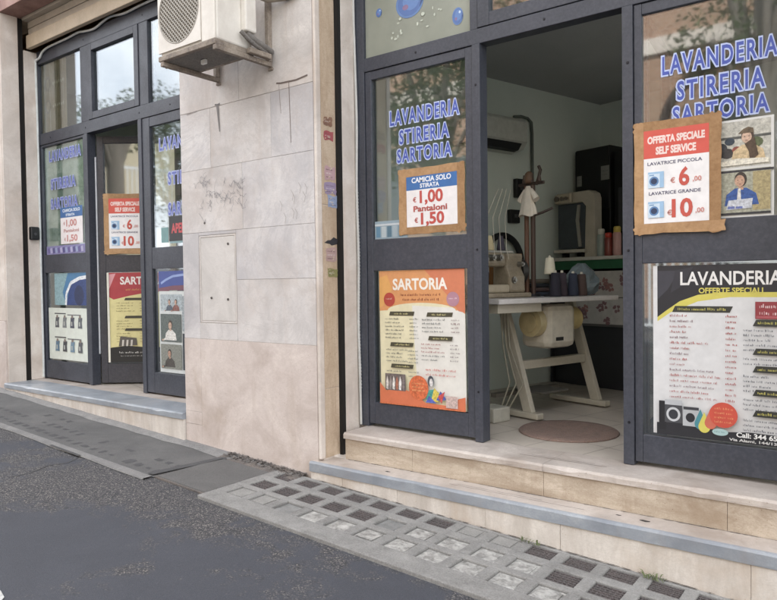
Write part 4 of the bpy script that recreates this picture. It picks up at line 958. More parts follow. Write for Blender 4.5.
    pr = Print((-4.975, GF-.001, 1.33), .36, .21, '#1f2026'); pr.text('APERTO', .18, .07, .08, '#cf4046', .30, 'c', .04)
    pr.done('open_sign', 'small black sign with red APERTO letters behind the pane beside the pillar', 'sign')
    pr = Print((-5.12, GF, 1.292), 1, 1, None, base=False); pr.rect(.03, .03, .10, .13, '#6f9c9c'); pr.rect(.15, .02, .20, .035, '#86aab0'); pr.rect(.16, .065, .14, .02, '#86aab0')
    pr.done('window_decal', 'pale teal decal at the foot of the upper pane beside the pillar', 'decal')
    # right shop, bottom left of the upper door pane: printed notice behind the price sign
    pr = Print((-2.752, GF+.0005, 1.238), .26, .115, '#93a8b4')
    for k in range(5): pr.rect(.01+.045*k, .01, .035, .07, ('#5f8ca8', '#b8c4c8', '#54788c', '#a4b4bc', '#6f98ac')[k]); 
    pr.rect(.0, .085, .26, .012, '#c8d0d4')
    pr.done('notice', 'small pale blue notice in the corner of the pane below the shirt price sign', 'notice')
far_posters()

def bubbles():
    g = 'blue bubble stickers on the frosted pane'
    for x, z, rx, rz, lab in ((-2.455, 2.705, .105, .095, 'largest blue bubble sticker on the frosted pane'), (-2.107, 2.535, .038, .052, 'small blue bubble sticker at the right edge of the frosted pane'),
                              (-2.697, 2.70, .024, .028, 'tiny grey blue bubble sticker at the left of the frosted pane')):
        pr = Print((x, GF, z), 1, 1, None, base=False)
        pr.ell(0, 0, rx, rz, '#5a80b8'); pr.ell(.0, .0, rx*.86, rz*.86, '#4a6fb0'); pr.ell(rx*.1, rz*.1, rx*.6, rz*.62, '#5c84c2')
        pr.ell(-rx*.3, -rz*.25, rx*.22, rz*.18, '#8a6a92', 14); pr.ell(rx*.4, rz*.42, rx*.2, rz*.16, '#c4d8f0', 14); pr.poly([(rx*.72, -rz*.5), (rx*.95, -rz*.1), (rx*.88, rz*.25), (rx*.8, -rz*.1)], '#2e4a80')
        pr.done('bubble_sticker', lab, 'sticker', g)
    pr = Print((-2.62, GF, 2.50), 1, 1, None, base=False)
    rnd = random.Random(31)
    for k in range(16): pr.ell(rnd.uniform(.02, .4), rnd.uniform(0, .13), rnd.uniform(.004, .014), rnd.uniform(.004, .012), '#c6cdbc', 10)
    pr.done('foam_sticker', 'pale speckled foam sticker under the big blue bubble', 'sticker')['kind'] = 'stuff'
bubbles()

# ================================================================== wall fittings
def stickers():
    X = -2.9065
    rows = ((1.955, 2.01, .02, .10, '#8a6046', 'rusty brown scrap of torn sticker, topmost on the pillar reveal'),
            (1.865, 1.92, .02, .11, '#a8444a', 'red torn sticker on the pillar reveal under the rusty scrap'),
            (1.615, 1.70, .025, .12, '#bd969a', 'pink torn sticker halfway up the pillar reveal'),
            (1.525, 1.595, .02, .13, '#9a86a4', 'violet sticker directly below the pink one on the reveal'),
            (1.44, 1.515, .05, .14, '#8e9cbc', 'blue and white sticker below the violet one on the reveal'),
            (1.095, 1.18, .025, .125, '#b89892', 'faded red printed sticker below the black smear on the reveal'),
            (.995, 1.045, .04, .13, '#8c8a52', 'yellow green sticker, lowest on the pillar reveal'))
    rnd = random.Random(17)
    for z0, z1, y0, y1, c, lab in rows:
        pr = Print((X, YP+.05+y0, z0), 1, 1, None, (0, 1, 0), (1, 0, 0), base=False); w, h = y1-y0, z1-z0
        pts = []
        for (a, b), (e, f) in zip(((0, 0), (w, 0), (w, h), (0, h)), ((w, 0), (w, h), (0, h), (0, 0))):
            for q in range(4): pts.append((a+(e-a)*q/4+rnd.uniform(-.006, .006), b+(f-b)*q/4+rnd.uniform(-.006, .006)))
        pr.poly(pts, c)
        for q in range(3): pr.scrawl(w*.12, h*(.68-.27*q), w*rnd.uniform(.5, .76), h*.14, '#e4dcd6' if q % 2 else '#5a4248', rnd)
        for q in range(3): x, z = rnd.uniform(0, w*.8), rnd.uniform(0, h*.8); pr.poly([(x, z), (x+w*.16, z+.004), (x+w*.13, z+h*.15), (x+.002, z+h*.1)], '#cbb79e')
        pr.done('sticker', lab, 'sticker', 'torn stickers on the pillar reveal')
    pr = Print((X, YP+.06, 1.205), 1, 1, None, (0, 1, 0), (1, 0, 0), base=False)
    pr.poly([(0, .005), (.05, 0), (.07, -.01), (.12, 0), (.13, .03), (.09, .045), (.06, .025), (.03, .022)], '#2e2c30')
    pr.done('paint_smear', 'black paint smear on the pillar reveal among the stickers', 'paint smear')
    for z0, z1, c, lab in ((1.52, 1.60, '#5a3c40', 'dark brown sticker on the far left pier, highest of four'), (1.40, 1.50, '#b48a98', 'pink sticker on the far left pier under the dark one'),
                           (1.27, 1.36, '#8fa0b4', 'pale blue sticker on the far left pier'), (1.17, 1.24, '#b9c0c0', 'whitish sticker on the far left pier, lowest of four')):
        pr = Print((-7.40, YP-.0008, z0), .15, z1-z0, c); pr.scrawl(.02, (z1-z0)*.55, .10, .02, '#e0d8d4', rnd); pr.scrawl(.02, (z1-z0)*.2, .11, .016, '#6a5a60', rnd)
        pr.done('sticker', lab, 'sticker', 'stickers on the far left pier')
stickers()

def cables():
    pts = [(-7.128, 3.50, .02), (-7.128, 3.50, 1.0), (-7.126, 3.50, 2.4), (-7.13, 3.498, 3.22), (-7.11, 3.497, 3.285), (-7.04, 3.495, 3.30), (-6.98, 3.495, 3.345), (-6.85, 3.495, 3.37), (-6.5, 3.495, 3.375), (-6.28, 3.495, 3.385), (-6.18, 3.495, 3.37), (-6.0, 3.495, 3.355), (-5.85, 3.495, 3.385), (-5.72, 3.495, 3.40), (-5.5, 3.495, 3.375), (-5.2, 3.495, 3.385), (-4.6, 3.495, 3.38)]
    out = []
    for i in range(len(pts)-1):
        for k in range(5):
            t = k/5; p0, p1, p2, p3 = [Vector(pts[max(0, min(len(pts)-1, i+q))]) for q in (-1, 0, 1, 2)]
            out.append(.5*((2*p1)+(-p0+p2)*t+(2*p0-5*p1+4*p2-p3)*t*t+(-p0+3*p1-3*p2+p3)*t**3))
    mb = MB(); mb.tube(out, .011, 8); tag(mb.build('cable', P('#c9cdcb', .5)), 'pale cable draped along the top and side of the closed shop front', 'cable')
    pts = [(-2.868, 3.505, .01), (-2.870, 3.503, .4)] + [(-2.872+.004*math.sin(z*7), 3.503, z) for z in [.6+.12*i for i in range(14)]] + [(-2.876, 3.503, 2.4), (-2.883, 3.503, 2.7), (-2.88, 3.503, 3.3)]
    mb = MB(); mb.tube(pts, .0085, 8)
    for i in range(60): mb.cyl((-2.872+.004*math.sin((.25+.022*i)*7), 3.503, .25+.022*i), (-2.872+.004*math.sin((.25+.022*i)*7), 3.503, .258+.022*i), .011, n=8)
    tag(mb.build('cable', P('#b9b8b4', .5)), 'ribbed grey cable running down beside the SARTORIA poster door', 'cable')
    t = thing('entry_buzzer', 'small black buzzer box on the cream jamb of the closed shop front', 'buzzer', (-7.13, 3.43, 1.5))
    mb = MB(); mb.box(-7.134, -7.085, 3.385, 3.475, 1.44, 1.575); mb.build('housing', M_BLACK, t, .012)
    mb = MB(); mb.cyl((-7.085, 3.43, 1.50), (-7.080, 3.43, 1.50), .014); mb.build('button', P('#3c3c40', .4), t)
cables()

def outdoor_ac():
    t = thing('air_conditioner', 'old white outdoor air conditioner unit on rusty brackets at the top of the marble pillar', 'air conditioner', (-3.56, YP, 2.42))
    x0, x1, y0, y1, z0, z1 = -3.852, -3.292, 2.69, 2.985, 2.432, 2.985
    mb = MB(); mb.box(x0, x1, y0+.012, y1, z0+.006, z1); mb.build('casing', M_ACW, t, .012)
    mb = MB()
    cx, cz, r_ = -3.645, 2.69, .205
    # front plate with a round opening
    n = 40; v, f = [], []
    for i in range(n):
        a = 2*math.pi*i/n; v.append((cx+r_*math.cos(a), y0, cz+r_*math.sin(a)))
    sq = []
    for i in range(n):
        a = 2*math.pi*i/n; c, s_ = math.cos(a), math.sin(a); k = 1/max(abs(c), abs(s_))
        sq.append((cx+.214*k*c, y0, cz+.232*k*s_))
    mb.add(v+sq, [(i, (i+1) % n, n+(i+1) % n, n+i) for i in range(n)])
    mb.add(v+[(p[0], y0+.03, p[2]) for p in v], [(i, n+i, n+(i+1) % n, (i+1) % n) for i in range(n)])
    mb.add(sq+[(p[0], y0+.012, p[2]) for p in sq], [(i, (i+1) % n, n+(i+1) % n, n+i) for i in range(n)])
    mb.build('front_plate', M_ACW, t)
    mb = MB(); mb.box(-3.425, x1-.006, y0+.004, y0+.011, z0+.01, z1-.012); mb.build('front_panel', M_ACW, t, .006)
    mb = MB(); mb.box(x0-.003, x1+.003, y0-.006, y1+.01, z0-.028, z0+.005); mb.build('base_tray', M_RUST, t, .004)
    mb = MB(); mb.add([(x0+.02, y0+.02, z0-.029), (x1-.02, y0+.02, z0-.029), (x1-.02, y1-.02, z0-.029), (x0+.02, y1-.02, z0-.029)], [(0, 1, 2, 3)]); mb.build('underside', M_UNDER, t)
    mb = MB(); mb.box(-3.60, -3.555, 2.82, 2.84, z0-.06, z0-.03); mb.build('drain_spout', P('#d8d8d4', .4), t, .004)
    # fan behind a woven grill
    mb = MB(); mb.cyl((cx, y0+.028, cz), (cx, y0+.034, cz), r_*.99, n=32); mb.build('fan_cavity', P('#3a3a3c', .8), t)
    mb = MB()
    for k in range(5):
        a = 2*math.pi*k/5; mb.add([(cx, y0+.022, cz), (cx+r_*.9*math.cos(a), y0+.026, cz+r_*.9*math.sin(a)), (cx+r_*.92*math.cos(a+.5), y0+.018, cz+r_*.92*math.sin(a+.5)), (cx+r_*.6*math.cos(a+.7), y0+.018, cz+r_*.6*math.sin(a+.7))], [(0, 1, 2, 3)])
    mb.build('fan', P('#6a6864', .6), t)
    mb = MB(); q = .03; N = 16
    for i in range(-N, N+1):
        for sgn in (1, -1):
            c0 = i*q*.707
            # wire along direction (1, sgn)/sqrt2 at offset c0
            if abs(c0) >= r_*.985: continue
            hl = math.sqrt((r_*.985)**2-c0*c0); d = Vector((1, 0, sgn*1.0)).normalized(); nn = Vector((-d.z, 0, d.x))
            m0 = Vector((cx, y0+.005+(.002 if sgn > 0 else 0), cz))+nn*c0
            mb.cyl(m0-d*hl, m0+d*hl, .0048, n=5, caps=False)
    mb.tube([(cx+r_*.985*math.cos(2*math.pi*k/40), y0+.003, cz+r_*.985*math.sin(2*math.pi*k/40)) for k in range(40)], .006, 6, closed=True)
    mb.build('fan_grill', P('#9a948a', .5), t)
    # side valve cover, grubby ledge and pipes
    mb = MB(); mb.box(x1+.001, x1+.05, y0+.20, y1-.005, z0+.10, z1-.03); mb.build('valve_cover', M_ACW, t, .01)
    mb = MB(); mb.tube([(x1+.02, y1-.06, z0+.09), (x1+.05, y1-.02, z0+.05), (x1+.03, YP-.08, z0+.04), (x1+.02, YP-.02, z0+.03)], .022, 8); mb.tube([(x1+.03, y1-.12, z0+.09), (x1+.06, y1-.06, z0+.03), (x1+.02, YP-.06, z0+.015)], .014, 8); mb.build('pipe', M_UNDER, t)
    mb = MB(); mb.tube([(-3.27, 3.00, 2.80), (-3.22, 3.06, 2.775), (-3.14, 3.12, 2.785), (-3.04, 3.13, 2.80)], .03, 10); mb.tube([(-3.27, 2.98, 2.84), (-3.18, 3.1, 2.815), (-3.02, 3.13, 2.84)], .018, 8); mb.build('insulated_pipe', P('#9a8f82', .8), t)
    mb = MB(); mb.box(-3.285, -3.245, 2.93, YP-.04, 2.405, 2.44); mb.build('grimy_ledge', M_RUST, t, .006)
    for bx in (-3.837, -3.312):
        mb = MB(); mb.box(bx, bx+.032, y0-.004, YP-.006, 2.372, 2.402); mb.box(bx+.001, bx+.031, YP-.038, YP-.002, 2.403, 2.80); mb.box(bx-.006, bx+.038, YP-.012, YP-.0005, 2.352, 2.371)
        mb.cyl((bx+.016, YP-.045, 2.387), (bx+.016, YP-.02, 2.387), .008, n=8)
        mb.cyl((bx+.016, y0+.03, 2.366), (bx+.016, y0+.03, 2.41), .008, n=8)
        mb.build('bracket', M_RUST, t, .003)
outdoor_ac()

# ================================================================== inside the laundry (l, d, z frame)
CRM = rough_mat('cream_machine_paint', [(.3, '#a39c8e'), (.7, '#b8b1a2')], 6, 60, .45, .05, .1, ('#9a8f7c', '#d0c6b2'))
def ithing(name, label, cat, l, d, z=0, rz=0, group=None):
    p = I(l, d, z); return thing(name, label, cat, tuple(p), -TH+rz, group)
def sewing_table():
    t = ithing('sewing_table', 'white topped sewing machine table on slanted cream legs inside the open doorway', 'table', -3.28, 3.78)
    def B(name, mats, mb, bv=.004, par=t): return mb.build(name, mats, par, bv, local=True)
    mb = MB(); mb.box(-.32, .31, -.66, .60, .805, .838); B('tabletop', P('#bdb8b4', .35), mb)
    mb = MB(); mb.box(-.30, .26, -.62, -.20, .745, .804); B('drawer', CRM, mb)
    for dy in (-.195, .56):
        mb = MB(); lean = Matrix.Translation((0, dy, 0))
        mb.prism([(-.14, .80), (-.06, .80), (.18, .05), (.10, .05)], -.022, .022, 0, lean); B('leg', CRM, mb)
        mb = MB(); mb.box(-.28, .24, dy-.035, dy+.035, 0.008, .05); B('foot', CRM, mb, .008)
    mb = MB(); mb.box(.005, .06, -.172, .537, .33, .39); B('crossbar', CRM, mb)
    mb = MB(); mb.box(-.25, -.19, -.172, .537, .10, .13); B('pedal_bar', P('#6e675e', .5), mb)
    mb = MB(); mb.box(-.2, .07, .02, .32, .135, .15); B('pedal', P('#5c5852', .5), mb)
    mb = MB(); mb.box(-.06, .20, -.06, .25, .475, .785); m = B('motor_box', P('#c4bdaf', .4), mb, .045)
    mb = MB(); mb.cyl((.09, -.125, .66), (.09, -.062, .66), .10, n=28); mb.cyl((.09, -.14, .66), (.09, -.126, .66), .065, n=24); mb.build('pulley', P('#b9aa84', .4), m, .004, local=True)
    mb = MB(); mb.cyl((.06, .255, .67), (.06, .40, .67), .085, n=24); mb.build('motor', P('#c0ad7a', .4), m, .004, local=True)
    mb = MB(); mb.box(.2005, .203, .02, .10, .53, .555); mb.build('badge', M_BLACK, m, 0, local=True)
    mb = MB()
    for k in range(3):
        x = -.02+.03*k; mb.tube([(x, -.30, .74), (x+.03, -.31, .5), (x+.06+.03*k, -.28, .25), (x+.02, -.33, .06), (x-.1, -.36, .015)], .006, 6)
    B('power_cord', P('#8d8878', .5), mb, 0)
    mb = MB(); mb.box(-.06, .10, -.50, -.34, .0, .10); B('foot_switch', P('#a8a498', .5), mb, .01)
sewing_table()
TAN = rough_mat('worn_tan_enamel', [(.3, '#766a58'), (.7, '#9a8d78')], 12, 70, .4, .1, .2, ('#5c5244', '#b0a48e'))
STEEL = P('#8f8d88', .28, .1, .85)
def sewing_machine():
    t = ithing('sewing_machine', 'worn tan overlock sewing machine with many knobs on the white topped table', 'sewing machine', -3.30, 3.42, .838); t.scale = (1, 1, 1.22)
    mb = MB(); mb.box(-.10, .10, -.26, .27, .001, .028); mb.build('bed', TAN, t, .008, local=True)
    mb = MB(); mb.prism([(-.08, .028), (.09, .028), (.085, .12), (.055, .17), (.07, .25), (-.07, .25), (-.075, .12)], .06, .22, 0); mb.build('column', TAN, t, .015, local=True)
    mb = MB(); mb.box(-.055, .06, -.22, .059, .175, .255); mb.build('arm', TAN, t, .02, local=True)
    mb = MB(); mb.box(-.05, .075, -.25, -.13, .075, .174); mb.build('needle_head', P('#b8ac96', .4), t, .015, local=True)
    mb = MB(); mb.box(-.07, .10, -.22, .05, .029, .075); mb.build('looper_cover', P('#a99c86', .4), t, .012, local=True)
    mb = MB(); mb.cyl((0.02, -.20, .028), (0.02, -.20, .08), .005); mb.build('needle_bar', STEEL, t, 0, local=True)
    mb = MB(); mb.box(.0, .06, -.235, -.155, .029, .036); mb.build('presser_foot', STEEL, t, .002, local=True)
    mb = MB(); mb.cyl((0, .222, .15), (0, .275, .15), .072, n=24); mb.cyl((0, .276, .15), (0, .286, .15), .05, n=24); mb.build('hand_wheel', P('#35322f', .4), t, .006, local=True)
    for y, z, q in ((-.17, .215, .02), (-.10, .225, .02), (-.03, .225, .02), (-.20, .13, .024), (.10, .10, .024), (.18, .19, .016)):
        mb = MB(); mb.cyl((.055, y, z), (.10, y, z), q, q*.8, n=14); mb.cyl((.1005, y, z), (.112, y, z), q*.45, n=10); mb.build('tension_dial', STEEL, t, 0, local=True)
    mb = MB(); mb.box(-.01, .02, -.18, .17, .256, .268); mb.build('thread_rail', STEEL, t, .002, local=True)
    mb = MB()
    for k in range(4): mb.tube([(.1, -.17+.07*k, .215), (.09, -.15+.06*k, .27), (.03, -.1+.06*k, .45), (.0, .05+.04*k, .62)], .0022, 5)
    mb.build('threads', P('#b9b0a0', .8), t, 0, local=True)
    for k, c in enumerate(('#5c3a34', '#c4b48e', '#403a44')):
        mb = MB(); mb.lathe((-.03, -.12+.11*k, .268), [(0, 0), (.028, 0), (.030, .012), (.016, .085), (0, .085)], 16); mb.build('thread_cone', P(c, .8), t, 0, local=True)
    b = ithing('wooden_box', 'small orange brown box leaning behind the sewing machine knobs', 'box', -3.38, 3.62, .838)
    mb = MB(); mb.box(-.09, .06, -.08, .10, .001, .29); mb.build('box_body', P('#8e6238', .6), b, .004, local=True); mb = MB(); mb.box(-.093, .063, -.083, .103, .2905, .31); mb.build('lid', P('#a2774a', .6), b, .003, local=True)
    g = 'scissors and bits on the sewing table'
    o = ithing('fabric_pile', 'folded dark fabric lying on the table beside the sewing machine', 'fabric', -3.42, 3.98, .838)
    rnd = random.Random(5)
    for k in range(4):
        mb = MB(); mb.box(-.10+rnd.uniform(-.01, .01), .10+rnd.uniform(-.01, .01), -.12, .12+rnd.uniform(-.02, .02), .001+.032*k, .031+.032*k); mb.build('fold', P(('#3c4450', '#5a4a48', '#2f3238', '#6a6258')[k], .9), o, .012, local=True)
sewing_machine()
def thread_stand():
    t = ithing('thread_stand', 'tall brown thread stand rising from the sewing table', 'thread stand', -3.30, 3.79, .838)
    mb = MB(); mb.cyl((0, 0, .002), (0, 0, .022), .075, n=24); mb.build('base', M_DARK, t, .004, local=True)
    for dx, c in ((-.03, '#6b4c3c'), (.03, '#4a3830')): mb = MB(); mb.cyl((dx, 0, .02), (dx, 0, .80), .017, n=10); mb.build('pole', P(c, .5), t, 0, local=True)
    mb = MB(); mb.box(-.10, .13, -.01, .012, .80, .822); mb.build('crossarm', P('#3e322c', .5), t, .003, local=True); mb = MB(); mb.tube([(.02, 0, .58), (.10, .02, .60), (.16, .06, .63)], .009, 6); mb.build('thread_guide', P('#3e322c', .5), t, 0, local=True)
    mb = MB()
    for dx in (-.05, .02, .09): mb.cyl((dx, 0, .822), (dx, 0, .88), .016, .007, n=12)
    mb.build('thread_hook', P('#4a3a32', .5), t, 0, local=True)
    mb = MB(); mb.lathe((-.005, 0, .815), [(0, 0), (.03, .0), (.036, .03), (.028, .07), (.016, .085), (0, .09)], 14); mb.build('wooden_finial', P('#6a5240', .6), t, 0, local=True)
    mb = MB(); mb.tube([(.06, 0, .80), (.085, .0, .85), (.10, 0, .90), (.085, .0, .93)], .012, 7); mb.build('twisted_hook', P('#3e322c', .5), t, 0, local=True)
    # white doll-size garment hung on the stand
    g = ithing('white_garment', 'small white short sleeved garment hanging on the thread stand', 'garment', -3.30, 3.775, 1.42); g.scale = (.72, .8, .82)
    v, f = [], []; n = 36
    prof = [(.205, .11, 0.0), (.20, .105, .02), (.175, .09, .07), (.14, .075, .12), (.12, .065, .16), (.115, .06, .195), (.10, .05, .225), (.06, .045, .245), (.045, .04, .26)]
    for rx, ry, z in prof:
        for i in range(n):
            a = 2*math.pi*i/n; k = 1+(.10*math.sin(7*a)+.05*math.sin(11*a+2))*(1-z/.27)
            v.append((rx*.5*k*math.cos(a)+.006*math.sin(z*30), ry*.5*k*math.sin(a)-.005, z + .012*math.sin(3*a+1)*(z < .03)))
    for j in range(len(prof)-1): f += [(j*n+i, j*n+(i+1) % n, (j+1)*n+(i+1) % n, (j+1)*n+i) for i in range(n)]
    mb = MB(); mb.add(v, f, 0, None, True)
    mb.build('cloth', P('#d9d0c2', .8), g, 0, local=True)
    for s_ in (-1, 1):
        mb = MB(); mb.cyl((.035*s_, 0, .225), (.105*s_, 0, .135), .022, .034, 12); mb.build('sleeve', P('#d9d0c2', .8), g, 0, local=True)
thread_stand()
def table_clutter():
    g = 'thread cones on the sewing table'
    for l, d, z0, c, h, lab in ((-3.22, 3.91, .16, '#d6d0bc', .12, 'cream thread cone raised on a pin beside the thread stand'), (-3.13, 3.86, 0, '#262430', .17, 'tall black thread cone nearest the thread stand'), (-3.16, 3.97, 0, '#3a3038', .17, 'tall dark plum thread cone'),
                            (-3.14, 4.07, 0, '#2b3040', .165, 'tall dark blue thread cone'), (-3.14, 4.17, 0, '#4a3a36', .16, 'tall dark brown thread cone next to the plastic bag')):
        t = ithing('thread_cone', lab, 'thread cone', l, d, .838, 0, g)
        mb = MB(); mb.lathe((0, 0, z0), [(0, .001), (.040, .001), (.042, .01), (.030, h*.95), (.026, h), (0, h)], 18); mb.build('thread', P(c, .8), t, 0, local=True)
        mb = MB(); mb.cyl((0, 0, z0+h), (0, 0, z0+h+.016), .011, .009, n=12); mb.build('spool_tip', P('#c8c2b4', .5), t, 0, local=True)
        if z0: mb = MB(); mb.cyl((0, 0, .012), (0, 0, z0), .006, n=8); mb.cyl((0, 0, .001), (0, 0, .012), .045, n=18); mb.build('pin_base', M_DARK, t, 0, local=True)
    rnd = random.Random(41); v, f = [], []; n = 18
    for j in range(9):
        z = .235*j/8; r_ = .125*math.sin(math.pi*min(.97, .15+.85*j/8))**.5*(1-.25*j/8)
        for i in range(n):
            q = r_*(1+rnd.uniform(-.16, .16)); v.append((q*math.cos(2*math.pi*i/n), 1.2*q*math.sin(2*math.pi*i/n), z+.001+rnd.uniform(0, .008)))
    for j in range(8): f += [(j*n+i, j*n+(i+1) % n, (j+1)*n+(i+1) % n, (j+1)*n+i) for i in range(n)]
    f.append(tuple(range(8*n, 9*n)))
    t = ithing('plastic_bag', 'crumpled grey blue plastic bag of fabric at the far end of the sewing table', 'bag', -3.22, 4.27, .838)
    mb = MB(); mb.add(v, f); mb.build('bag_body', P('#6d777c', .3), t, 0, local=True)
table_clutter()
def wall_fittings():
    t = ithing('indoor_air_conditioner', 'white wall mounted indoor air conditioner above the sewing machine', 'air conditioner', -4.2, 4.2, 2.08)
    mb = MB(); mb.prism([(0.001, 0), (.15, .02), (.20, .08), (.20, .25), (.17, .28), (.001, .28)], -.42, .38); mb.build('casing', P('#b9bab4', .4), t, .01, local=True)
    mb = MB(); mb.prism([(.10, .004), (.152, .012), (.192, .062), (.186, .066)], -.36, .30, 0, Matrix.Translation((.008, 0, -.004))); mb.build('air_outlet', M_DARK, t, 0, local=True)
    c = ithing('conduit', 'thin dark pipe looping from the indoor air conditioner down the pale wall', 'pipe', -4.2, 4.7, 1.8)
    mb = MB(); mb.tube([(.02, -.10, .62), (.02, .0, .635), (.02, .08, .63), (.02, .13, .60), (.02, .14, .5), (.02, .14, .0)], .014, 8); mb.build('tube', P('#5b625e', .6), c, 0, local=True)
    for z, d, h, lab in ((1.70, 4.66, .17, 'black switch box on the pale wall below the pipe loop'), (1.47, 4.58, .12, 'lower grey black socket box on the pale wall beside the dark ring')):
        b = ithing('switch_box', lab, 'switch box', -4.2, d, z)
        mb = MB(); mb.box(.001, .05, -.06, .06, 0, h); mb.build('housing', M_BLACK, b, .008, local=True); mb = MB(); mb.box(.0505, .058, -.02, .02, h*.4, h*.65); mb.build('switch', P('#4a4a4c', .4), b, .002, local=True)
    w = ithing('dark_ring', 'thick black ring hanging on the pale wall behind the sewing machine', 'ring', -4.18, 4.41, 1.12)
    mb = MB(); mb.tube([(.03, .235*math.cos(2*math.pi*k/40), .235*math.sin(2*math.pi*k/40)) for k in range(40)], .028, 10, closed=True); mb.build('ring_body', M_DARK, w, 0, local=True)
wall_fittings()
def back_counter():
    t = ithing('black_cabinet', 'tall black cabinet in the back corner with white notes stuck on it', 'cabinet', -4.0, 5.5, 1.18)
    mb = MB(); mb.box(-.16, .22, -.05, .36, 0, 1.02); mb.build('cabinet_body', M_BLACK, t, .005, local=True)
    mb = MB(); mb.box(-.155, .215, -.068, -.051, .44, 1.01); mb.build('door', M_BLACK, t, .004, local=True)
    t = ithing('black_cabinet', 'lower black cabinet on the right with dim shelves inside', 'cabinet', -3.6, 5.5, 1.18)
    mb = MB(); mb.box(-.17, .5, .0, .36, 0, .96); mb.build('cabinet_body', P('#17181a', .5), t, .005, local=True)
    mb = MB(); mb.box(-.12, -.04, -.012, -.001, .22, .62); mb.build('hanging_sheet', P('#3f4142', .6), t, 0, local=True)
    for l, z, w, h, lab in ((-4.13, 1.85, .055, .10, 'small white note at the left edge of the tall black cabinet'), (-3.86, 1.88, .09, .13, 'larger white note on the tall black cabinet door')):
        pr = Print(tuple(I(l, 5.425, z)), w, h, '#8a8b86', IL, -ID); pr.scrawl(w*.15, h*.6, w*.7, h*.09, '#55565a', random.Random(3)); pr.scrawl(w*.15, h*.35, w*.6, h*.09, '#55565a', random.Random(4))
        pr.done('paper_note', lab, 'note', 'notes on the black cabinet')
    c = ithing('counter', 'back counter with a white top, green edge and open shelf', 'counter', -3.6, 5.25)
    mb = MB(); mb.box(-.58, .9, -.22, .22, 1.13, 1.16); mb.build('counter_top', P('#b6b4ac', .4), c, .004, local=True)
    mb = MB(); mb.box(-.57, .9, -.205, -.19, 1.05, 1.129); mb.build('edge_strip', P('#1f5436', .5), c, .002, local=True)
    mb = MB(); mb.box(-.56, .9, -.18, .2, .545, .565); mb.build('shelf', P('#5c5a58', .5), c, .002, local=True)
    mb = MB(); mb.box(-.57, -.55, -.189, .21, 0, 1.129); mb.box(.88, .9, -.189, .21, 0, 1.129); mb.box(-.549, .879, .19, .21, 0, 1.129); mb.box(-.549, .879, -.15, .189, 0, .544); mb.build('cupboard', P('#26262a', .5), c, .003, local=True)
    for z, lab in ((.567, 'lower pale floral printed box on the counter shelf'), (.802, 'upper pale floral printed box on the counter shelf')):
        b = ithing('printed_box', lab, 'box', -3.55, 5.2, z, 0, 'floral boxes on the shelf')
        mb = MB(); mb.box(-.38, .30, -.14, .16, 0, .228); rnd = random.Random(int(z*100))
        for k in range(14):
            x, y = rnd.uniform(-.35, .26), rnd.uniform(.03, .19)
            for q in range(5): a = q*1.257+rnd.random(); mb.add([(x+.03*rnd.uniform(.3, 1.2)*math.cos(a)+.016*math.cos(s_), -.1412-.0002*(k*5+q)/5, y+.022*math.sin(a)+.016*math.sin(s_)) for s_ in (0, 1.05, 2.1, 3.14, 4.2, 5.2)], [(0, 1, 2, 3, 4, 5)], 1+(k % 2))
        mb.build('carton', [P('#aaa6a0', .5), P('#8a6460', .5), P('#75585a', .5)], b, 0, local=True)
    # cream housing with a dark panel standing on the counter
    m = ithing('pressing_machine', 'cream rounded machine housing with a dark grey panel on the back counter', 'machine', -3.93, 5.18, 1.16)
    def arch(w, h, r_, n=7): 
        return [(-w, 0), (w, 0)] + [(w-r_+r_*math.cos(R(90*i/n)), h-r_+r_*math.sin(R(90*i/n))) for i in range(n+1)] + [(-w+.02, h), (-w, h-.02)]
    mb = MB(); mb.prism([(.10, 0), (.21, 0), (.21, .53), (.195, .575), (.15, .60), (-.21, .60), (-.21, .50), (.08, .50), (.115, .46)], -.05, .06); mb.build('housing', CRM, m, .008, local=True)
    mb = MB(); mb.box(-.21, .098, -.03, .05, .085, .498); mb.build('panel', P('#3f454a', .25), m, .004, local=True)
    mb = MB(); mb.prism([(.03, .10), (.06, .10), (.035, .34), (.05, .48), (.02, .48), (.0, .34)], -.045, -.0305); mb.build('steel_arm', P('#a8a59c', .3, .1, .5), m, .003, local=True)
    mb = MB(); mb.box(-.205, -.02, -.09, -.051, .505, .585); mb.build('control_box', P('#b8ae9a', .5), m, .010, local=True)
    for x, q in ((-.165, .026), (-.105, .02), (-.055, .016)): mb = MB(); mb.cyl((x, -.112, .545), (x, -.091, .545), q, q*.8, n=14); mb.build('knob', P('#6a6258', .4), m, 0, local=True)
    mb = MB(); mb.box(-.215, .13, -.09, .05, .045, .075); mb.build('tray_edge', P('#b7b2a6', .4), m, .003, local=True)
    
    for fx in (-.15, .07): mb = MB(); mb.box(fx-.018, fx+.018, -.03, .04, 0, .0445); mb.build('foot', M_DARK, m, .003, local=True)
    g = 'spray cans on the back counter'
    for l, c, cc, h, lab in ((-3.63, '#8a948e', '#b9b8ae', .24, 'pale green spray can with a white cap on the counter'), (-3.555, '#7a3c34', '#b33a2c', .20, 'dark red can with a red cap behind the spray cans'), (-3.47, '#b58c86', '#b8a24e', .25, 'pinkish spray can with a yellow cap on the counter')):
        t = ithing('spray_can', lab, 'spray can', l, 5.1, 1.161, 0, g)
        mb = MB(); mb.lathe((0, 0, 0), [(0, 0), (.034, .0), (.036, .006), (.036, h*.76), (.028, h*.80), (0, h*.80)], 18); mb.build('can', P(c, .35), t, 0, local=True)
        mb = MB(); mb.lathe((0, 0, 0), [(.028, h*.79), (.030, h*.8), (.030, h*.96), (.024, h), (0, h)], 18); mb.build('cap', P(cc, .4), t, 0, local=True)
    r_ = ithing('rug', 'round reddish brown rug on the shop floor in front of the sewing table', 'rug', -2.72, 3.47)
